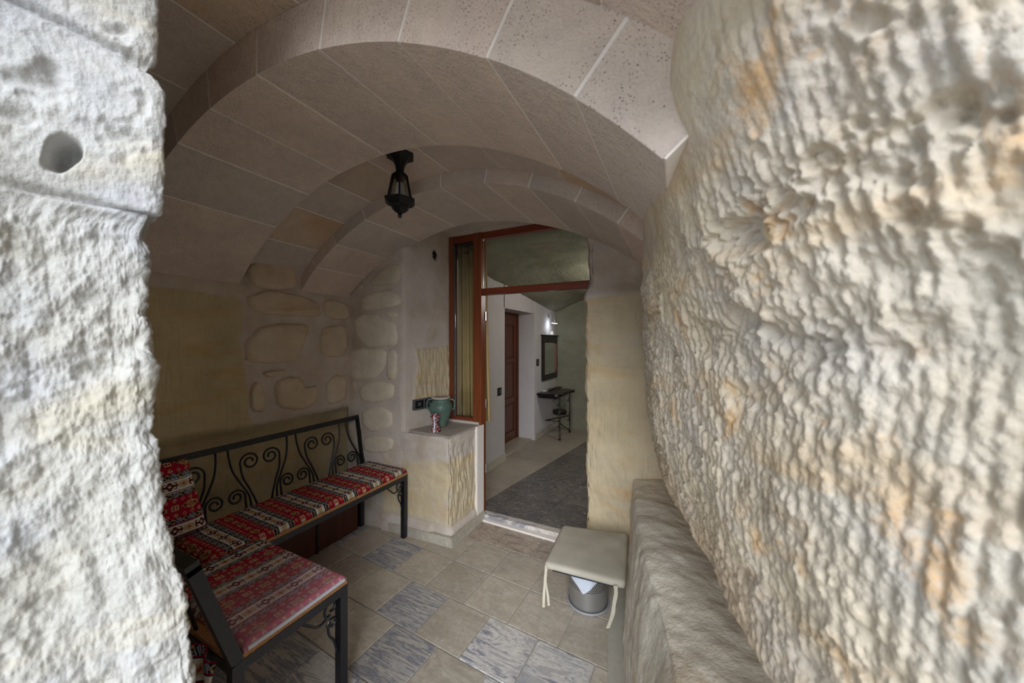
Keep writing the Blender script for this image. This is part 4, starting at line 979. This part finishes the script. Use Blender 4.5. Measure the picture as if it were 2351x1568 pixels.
# ================================================================== BENCHES
ZS = .318          # top of the iron seat frame
TUB = .035 * m
def bench(name, label, P3, length, depth, lean, legs, scroll_rng, group=None):
    """local frame: s along, d depth from back(0) to front(depth), z up;   P3(s, d, z) -> world"""
    org = P3(length / 2, depth / 2, 0); b = empty(name, org, label=label, cat='bench')
    if group: b['group'] = group
    w = TUB
    def bar(a, c, nm, up=(0, 0, 1), mat=MIRON, ww=None): return part(MB().beam(P3(*a), P3(*c), ww or w, ww or w, up), nm, mat, b, org)
    zc = ZS - w / 2
    bar((0, depth - w / 2, zc), (length, depth - w / 2, zc), 'seat_rail'); bar((0, w / 2, zc), (length, w / 2, zc), 'seat_rail')
    bar((w / 2, w, zc), (w / 2, depth - w, zc), 'end_rail'); bar((length - w / 2, w, zc), (length - w / 2, depth - w, zc), 'end_rail')
    for s, d in legs: bar((s, d, 0), (s, d, ZS - w), 'leg', up=(1, 0, 0))
    v = [P3(0, 0, ZS), P3(length, 0, ZS), P3(length, depth, ZS), P3(0, depth, ZS)]
    mb = MB(); a = [P3(.002, .002, ZS), P3(length - .002, .002, ZS), P3(length - .002, depth - .001, ZS), P3(.002, depth - .001, ZS)]
    mb.add(a + [(p[0], p[1], ZS + .011) for p in a], [(0, 3, 2, 1), (4, 5, 6, 7), (0, 1, 5, 4), (1, 2, 6, 5), (2, 3, 7, 6), (3, 0, 4, 7)])
    part(mb, 'seat_board', MCHIP, b, org)
    ZTp = .583 if lean < .06 else .562
    bk = lambda s, v_: P3(s, w / 2 - lean * v_, ZS + (ZTp - ZS) * v_)
    upv = Vector(bk(0, 1)) - Vector(bk(0, 0))
    for s in (w / 2, length - w / 2): part(MB().beam(bk(s, 0), bk(s, 1), w, w, Vector(P3(1, 0, 0)) - Vector(P3(0, 0, 0))), 'back_post', MIRON, b, org)
    part(MB().beam(bk(0, 1), bk(length, 1), w, w, upv), 'top_rail', MIRON, b, org)
    return b, org, bk
RB = .0042
def lyre(b, org, bk, c, PER, a, z):
    """one scroll pair group centred at c"""
    for sg in (-1, 1):
        rod = catmull([(.10, 0), (.12, .12), (.19, .34), (.265, .54), (.285, .74)], np.linspace(0, 4, 22)).tolist()
        sp_ = spiral((.150, .74), .135, 0, pi * 3.1, .035, 34)
        pts = [(c + sg * PER * x, y) for x, y in rod[:-1] + sp_]
        scroll_part(bk, [(p[0], p[1] * .97 + .0) for p in pts], RB, 'scroll_rod', MIRON, b, org)
        c2 = c + PER / 2
        rod = catmull([(.075, 1.0), (.082, .82), (.12, .62), (.22, .40), (.30, .22), (.315, 0)], np.linspace(0, 5, 26)).tolist()
        if z: scroll_part(bk, [(c2 + sg * PER * x, y) for x, y in rod], RB, 'scroll_rod', MIRON, b, org)
        sp_ = spiral((.130, .26), .115, 0, pi * 3.1, .03, 34)
        if z: scroll_part(bk, [(c2 + sg * PER * .245, .06)] + [(c2 + sg * PER * x, y * .98) for x, y in sp_], RB, 'scroll_rod', MIRON, b, org)
        # small ring ends
# long bench along the left wall: runs in +Y, back towards -X
XB = -1.562; DEP = .312; Y0b, Y1b = .36, 1.338
P3b = lambda s, d, z: (XB + d, Y0b + s, z)
Lb = Y1b - Y0b; w = TUB
bb1, org1, bk1 = bench('metal_bench', 'long black iron bench with scrollwork back standing along the left wall', P3b, Lb, DEP, .045,
    [(w / 2, w / 2), (Lb - .03, w / 2), (Lb - w / 2, DEP - w / 2)], None)
PER = .264
for c in (1.093 - Y0b, .829 - Y0b, .565 - Y0b): lyre(bb1, org1, bk1, c, PER, 0, True)
def bracket(b, org, mp):
    pts = catmull([(.150, .0), (.115, .005), (.085, -.02), (.055, -.045), (.022, -.035)], np.linspace(0, 4, 18)).tolist() + spiral((.020, -.020), .022, -pi * .35, pi * 1.6, .007, 22)
    scroll_part(mp, pts, .0036, 'bracket_scroll', MIRON, b, org)
    pts = catmull([(.003, -.150), (.012, -.115), (.026, -.09), (.030, -.065)], np.linspace(0, 3, 14)).tolist() + spiral((.018, -.062), .014, 0.1, pi * 2.3, .005, 22)
    scroll_part(mp, pts, .0036, 'bracket_scroll', MIRON, b, org)
bracket(bb1, org1, lambda a, b: P3b(Lb - w - a, DEP - w / 2, ZS - w + b))
# short bench in front of it, back towards the camera side
X1f, X0f = -.838, -1.25; Y0f, Y1f = .385, .662
Lf = .40; 
P3f = lambda s, d, z: (X1f - s, Y0f + d, z)
bb2, org2, bk2 = bench('metal_bench', 'short black iron bench in the foreground, at right angles to the long one', P3f, Lf, Y1f - Y0f, .075,
    [(w / 2, w / 2), (w / 2, Y1f - Y0f - w / 2), (Lf - w / 2, w / 2)], None)
lyre(bb2, org2, bk2, .20, .264, 0, False)
bracket(bb2, org2, lambda a, b: P3f(w / 2 + .0, Y1f - Y0f - w - a, ZS - w + b))
# seat cushions
def pad(name, x0, x1, y0, y1, z0, th, mat, label, sag=.006, edge=.006, rnd=.018, n=(46, 30), cat='cushion', group=None, wave=.004):
    nx, ny = n; vs = []; org = ((x0 + x1) / 2, (y0 + y1) / 2, z0)
    def pt(u_, v_, top):
        x = x0 + (x1 - x0) * u_; y = y0 + (y1 - y0) * v_
        ex = min(u_, 1 - u_) * abs(x1 - x0); ey = min(v_, 1 - v_) * abs(y1 - y0); e = min(ex, ey)
        k = min(1, e / rnd); hgt = math.sqrt(max(0, 1 - (1 - k) ** 2))
        zz_ = z0 + (th * (.35 + .65 * hgt) if top else 0) + (wave * float(vnoise(x * 9, y * 9, 3.0)) * k if top else 0)
        return (x, y, zz_)
    for top in (1, 0):
        for i in range(nx + 1):
            for j in range(ny + 1): vs.append(pt(i / nx, j / ny, top))
    M1 = (nx + 1) * (ny + 1); I = lambda i, j, t=0: t * M1 + i * (ny + 1) + j
    fs = [(I(i, j), I(i + 1, j), I(i + 1, j + 1), I(i, j + 1)) for i in range(nx) for j in range(ny)]
    fs += [(I(i, j + 1, 1), I(i + 1, j + 1, 1), I(i + 1, j, 1), I(i, j, 1)) for i in range(nx) for j in range(ny)]
    fs += [(I(i, 0, 1), I(i + 1, 0, 1), I(i + 1, 0), I(i, 0)) for i in range(nx)] + [(I(i, ny), I(i + 1, ny), I(i + 1, ny, 1), I(i, ny, 1)) for i in range(nx)]
    fs += [(I(0, j), I(0, j + 1), I(0, j + 1, 1), I(0, j, 1)) for j in range(ny)] + [(I(nx, j, 1), I(nx, j + 1, 1), I(nx, j + 1), I(nx, j)) for j in range(ny)]
    o = MB().add(vs, fs).build(name, mat, None, org, smooth='all'); return tag(o, label, cat, group), org
ZC = ZS + .0112
yc = (.33 + 1.335) / 2
K1 = kilim('kilim_cloth_long_cushion', 1, 0, poff=(yc - 1.325) * H)
c1, _ = pad('seat_cushion', XB + .035, XB + DEP - .004, .52, 1.336, ZC, .022, K1, 'long flat red kilim seat cushion with cream stripes on the long bench', n=(36, 90))
K1b = None
xc = (X1f + .002 + -1.245) / 2
K2 = kilim('kilim_cloth_short_cushion', 0, 1, poff=(xc + .918) * H, fade=(0, -.2, .33))
c2, oc2 = pad('seat_cushion', -1.262, X1f + .001, Y0f + .022, Y1f - .004, ZC, .020, K2, 'faded pink-red kilim seat cushion on the short bench in the foreground', n=(60, 40))
# white piping of the front edge
part(MB().tube([(X1f + .001, Y0f + .028, ZC + .007), (X1f + .003, Y0f + .09, ZC + .007), (X1f + .002, Y0f + .2, ZC + .007), (X1f + .001, Y1f - .012, ZC + .007)], .0045, 8), 'piping', plain('white_piping', lin(206, 206, 216), .8), c2, oc2, True)
# back cushion leaning in the corner
K3 = kilim('kilim_cloth_back_cushion', 1, 2, poff=.03)
def leaning(name, y0, y1, label, mat):
    nx, ny = 30, 24; vs = []; org = (XB + .03, (y0 + y1) / 2, ZC + .02)
    for side in (1, 0):
        for i in range(nx + 1):
            for j in range(ny + 1):
                a, b = i / nx, j / ny; e = min(min(a, 1 - a) * (y1 - y0), min(b, 1 - b) * .25); k_ = math.sqrt(max(0, 1 - (1 - min(1, e / .05)) ** 2))
                v_ = .06 + b * .92; th = .026 * k_ + .003
                bx = XB + TUB + .006 - .045 * v_ + .028 * (1 - v_)
                off = (.030 + th) if side else (.030 - th * .8)
                # tilt: the right end slumps down
                vs.append((bx + off, y0 + (y1 - y0) * a + .03 * (1 - b) * a, ZC + .022 + .245 * b + (-.006 * a * b)))
    M1 = (nx + 1) * (ny + 1); I = lambda i, j, t=0: t * M1 + i * (ny + 1) + j
    fs = [(I(i, j), I(i + 1, j), I(i + 1, j + 1), I(i, j + 1)) for i in range(nx) for j in range(ny)] + [(I(i, j + 1, 1), I(i + 1, j + 1, 1), I(i + 1, j, 1), I(i, j, 1)) for i in range(nx) for j in range(ny)]
    fs += [(I(i, 0, 1), I(i + 1, 0, 1), I(i + 1, 0), I(i, 0)) for i in range(nx)] + [(I(i, ny), I(i + 1, ny), I(i + 1, ny, 1), I(i, ny, 1)) for i in range(nx)]
    fs += [(I(0, j), I(0, j + 1), I(0, j + 1, 1), I(0, j, 1)) for j in range(ny)] + [(I(nx, j, 1), I(nx, j + 1, 1), I(nx, j + 1), I(nx, j)) for j in range(ny)]
    return tag(MB().add(vs, fs).build(name, mat, None, org, smooth='all'), label, 'cushion')
leaning('back_cushion', .38, .575, 'red kilim back cushion leaning against the scrollwork at the left end', kilim('kilim_cloth_back_cushion', 2, 1, poff=-.06))
# corner seat cushion (stripes as on the long one)
K4 = kilim('kilim_cloth_corner_cushion', 1, 0, poff=((.37 + .515) / 2 - .508) * H)
pad('seat_cushion', XB + .035, -1.266, .37, .515, ZC, .020, K4, 'small kilim seat cushion in the corner between the two benches', n=(40, 24))
# cloth hanging behind the short bench
K5 = kilim('kilim_cloth_hanging', 2, 0, poff=.05)
vs = []; K = 24
for i in range(K + 1):
    for j in range(K + 1):
        a, b = i / K, j / K; vs.append((-.875 - a * .14 + .02 * b, Y0f - .012 - .03 * b - .01 * math.sin(a * 9 + b * 4), .325 - b * (.19 - .10 * a)))
fs = [(i * (K + 1) + j, (i + 1) * (K + 1) + j, (i + 1) * (K + 1) + j + 1, i * (K + 1) + j + 1) for i in range(K) for j in range(K)]
oh = MB().add(vs, fs).build('hanging_cloth', K5, None, (-.94, Y0f - .02, .32), smooth='all'); oh.modifiers.new('thick', 'SOLIDIFY').thickness = .004
tag(oh, 'red, white and navy patterned cloth end hanging behind the short bench', 'cloth')
# cabinet under the long bench
co_ = (-1.58, .95, 0); cb = empty('low_cabinet', co_, label='low dark brown wooden cabinet with flat doors under the long bench', cat='cabinet')
part(MB().box((-1.62, .50, .002), (-1.535, 1.272, .245), .002), 'body', MCAB, cb, co_)
for a, b in ((1.045, 1.265), (.80, 1.035), (.55, .79)): part(MB().box((-1.535, a, .012), (-1.524, b, .240), .003), 'door', MCAB, cb, co_)
part(MB().box((-1.5345, 1.036, .004), (-1.520, 1.044, .242), .001), 'trim_strip', MDARKW, cb, co_)

# ================================================================== BIN AND CUSHION
bc = on_floor(1350, 1378); R_ = .0745; HB = .178
bo = (bc[0], bc[1], .001); bn = empty('waste_bin', bo, label='perforated steel waste bin with white liner under the beige cushion', cat='bin')
M_ = Mat('perforated_steel', .28, 1.0); X_, Y_, Z_ = M_.xyz(); an = Y_._m('ARCTAN2', X_) * (58 / (2 * pi))
rowz = (Z_ / .0105).floor(); off_ = rowz * .5; hx_ = (an + off_).rep(1.0); vz_ = (Z_ / .0105 - rowz) - .5
hole = ((hx_ * hx_ + vz_ * vz_)._m('SQRT')).lt(.27) * Z_.gt(.115); M_.col(lin(168, 166, 164)); M_.bump(M_.noise(200, 2, vec=M_.mapped((1, 1, .02))), .05, .001)
M_.b.inputs['Metallic'].default_value = .75; M_.b.inputs['Roughness'].default_value = .38; inv = 1.0 - hole; M_.nt.links.new(inv.s, M_.b.inputs['Alpha']); MBIN = M_.m
part(MB().lathe([(R_ * .96, 0.0), (R_, HB)], bo, 56, cap=False), 'drum', MBIN, bn, bo, True)
part(MB().lathe([(.001, .003), (R_ * .96, .003)], bo, 56, cap=False), 'bottom', plain('steel_plate', lin(120, 118, 116), .4, 1.0), bn, bo)
part(MB().tube([(bo[0] + (R_ + .003) * math.cos(a), bo[1] + (R_ + .003) * math.sin(a), bo[2] + .004) for a in np.linspace(0, 2 * pi, 49)[:-1]], .004, 8, closed=True), 'foot_ring', plain('grey_plastic_ring', lin(150, 150, 156), .5), bn, bo, True)
part(MB().tube([(bo[0] + R_ * math.cos(a), bo[1] + R_ * math.sin(a), bo[2] + HB) for a in np.linspace(0, 2 * pi, 49)[:-1]], .002, 8, closed=True), 'rim', MCHROME, bn, bo, True)
M_ = Mat('thin_white_plastic', .35); M_.col(lin(214, 222, 236)); M_.b.inputs['Alpha'].default_value = .88; M_.bump(M_.noise(25, 4, dist=2.0), .5, .01); MBAG = M_.m
vs = []; K = 64; front = math.atan2(-CS, SN) - .45
for i in range(K):
    a = 2 * pi * i / K; dd = math.cos(a - front); drop = .022 + .085 * max(0, 1 - abs((a - front + pi) % (2 * pi) - pi) / 1.3)
    for j in range(6):
        t = j / 5; rr = R_ + .0035 + .003 * math.sin(a * 7 + j) * t; vs.append((bo[0] + rr * math.cos(a), bo[1] + rr * math.sin(a), HB + .004 - drop * t))
fs = [(i * 6 + j, ((i + 1) % K) * 6 + j, ((i + 1) % K) * 6 + j + 1, i * 6 + j + 1) for i in range(K) for j in range(5)]
part(MB().add(vs, fs), 'liner', MBAG, bn, bo, 'all')
# cushion resting on the bin
zc0 = HB + .006; zc1 = zc0 + .042 * m
cor = [on_floor(1249, 1290, zc1), on_floor(1436, 1338, zc1), on_floor(1442, 1222, zc1), on_floor(1292, 1204, zc1)]
M_ = Mat('beige_cushion_cloth', .9, spec=.1); a = M_.noise(260, 3); b = M_.noise(5, 4); v = M_.voro(13)
M_.col(M_.hsv(M_.mix(b.ramp(.3, .7), lin(186, 179, 164), lin(170, 163, 148)), val=a * .36 + .82)); M_.bump(a * .5 + b, .4, .004)
MBEI = M_.m
vs = []; n_ = 34; cen = sum(cor) / 4; org = (cen[0], cen[1], zc0)
for side in (1, 0):
    for i in range(n_ + 1):
        for j in range(n_ + 1):
            a, b = i / n_, j / n_; p = (cor[0] * (1 - a) + cor[1] * a) * (1 - b) + (cor[3] * (1 - a) + cor[2] * a) * b
            e = min(min(a, 1 - a), min(b, 1 - b)); k_ = math.sqrt(max(0, 1 - (1 - min(1, e / .05)) ** 2)); sh = 1 - .0
            crn = min(1, (min(a, 1 - a) + min(b, 1 - b)) / .05)
            p = p + (cen - p) * (.03 * (1 - crn))
            z = zc0 + (zc1 - zc0) * (.5 + (.5 if side else -.5) * (.55 + .45 * k_)) + (.0025 * float(vnoise(a * 5, b * 5, 1.0)) * k_ + .003 * math.sin(pi * a) * math.sin(pi * b) if side else 0)
            vs.append((p[0], p[1], z))
M1 = (n_ + 1) ** 2; I = lambda i, j, t=0: t * M1 + i * (n_ + 1) + j
fs = [(I(i, j), I(i + 1, j), I(i + 1, j + 1), I(i, j + 1)) for i in range(n_) for j in range(n_)] + [(I(i, j + 1, 1), I(i + 1, j + 1, 1), I(i + 1, j, 1), I(i, j, 1)) for i in range(n_) for j in range(n_)]
fs += [(I(i, 0, 1), I(i + 1, 0, 1), I(i + 1, 0), I(i, 0)) for i in range(n_)] + [(I(i, n_), I(i + 1, n_), I(i + 1, n_, 1), I(i, n_, 1)) for i in range(n_)]
fs += [(I(0, j), I(0, j + 1), I(0, j + 1, 1), I(0, j, 1)) for j in range(n_)] + [(I(n_, j, 1), I(n_, j + 1, 1), I(n_, j + 1), I(n_, j)) for j in range(n_)]
ccu = MB().add(vs, fs).build('square_cushion', MBEI, None, org, smooth='all'); tag(ccu, 'square beige cushion with ties lying on top of the waste bin', 'cushion')
f0, f1 = cor[0] * .99 + cen * .01, cor[1] * .99 + cen * .01; dirf = (f1 - f0) / np.linalg.norm(f1 - f0); outn = np.array([dirf[1], -dirf[0], 0])
zm = (zc0 + zc1) / 2
A1 = f0 + dirf * .03 - outn * -.001; A2 = f1 - dirf * .03
part(MB().tube([(A1[0] + outn[0] * .0015, A1[1] + outn[1] * .0015, zc0 + .005), (A2[0] + outn[0] * .0015, A2[1] + outn[1] * .0015, zc0 + .005)], .0022, 6), 'zipper', plain('navy_zipper', lin(34, 32, 44), .6), ccu, org)
def ribbon(pts, wd, name):
    """flat cloth tie through points"""
    pp = catmull(pts, np.linspace(0, len(pts) - 1, 26)); vs = []
    for i, p in enumerate(pp):
        tw = .5 * math.sin(i * .35); s_ = np.array([CS * math.cos(tw) , SN * math.cos(tw) + .3 * math.sin(tw), 0]) * wd / 2; nn = np.array([SN, -CS, 0]) * .0012
        vs += [p - s_ - nn, p + s_ - nn, p + s_ + nn, p - s_ + nn]
    fs = [(4 * i + k, 4 * i + (k + 1) % 4, 4 * (i + 1) + (k + 1) % 4, 4 * (i + 1) + k) for i in range(25) for k in range(4)] + [(3, 2, 1, 0), (100, 101, 102, 103)]
    return part(MB().add(vs, fs), name, MTIE, ccu, org, True)
MTIE = plain('pale_beige_tie', lin(192, 184, 166), .9, nz=.1, scale=80)
def tpt(px, py, base, fwd=0.0):           # a point straight below/around the cushion front, same distance as base
    d_ = -base[0] * SN + base[1] * CS + fwd; r_ = ray(px, py) * d_; return np.array([r_[0], r_[1], 1 + r_[2]])
ribbon([tpt(1254, 1298, f0), tpt(1252, 1325, f0), tpt(1249, 1360, f0), tpt(1248, 1394, f0)], .0095, 'tie')
ribbon([tpt(1256, 1298, f0, .004), tpt(1252, 1330, f0, .004), tpt(1257, 1362, f0, .004), tpt(1260, 1390, f0, .004)], .0085, 'tie')
ribbon([tpt(1413, 1345, f1), tpt(1414, 1362, f1), tpt(1410, 1385, f1), tpt(1406, 1412, f1), tpt(1395, 1442, f1)], .013, 'tie')
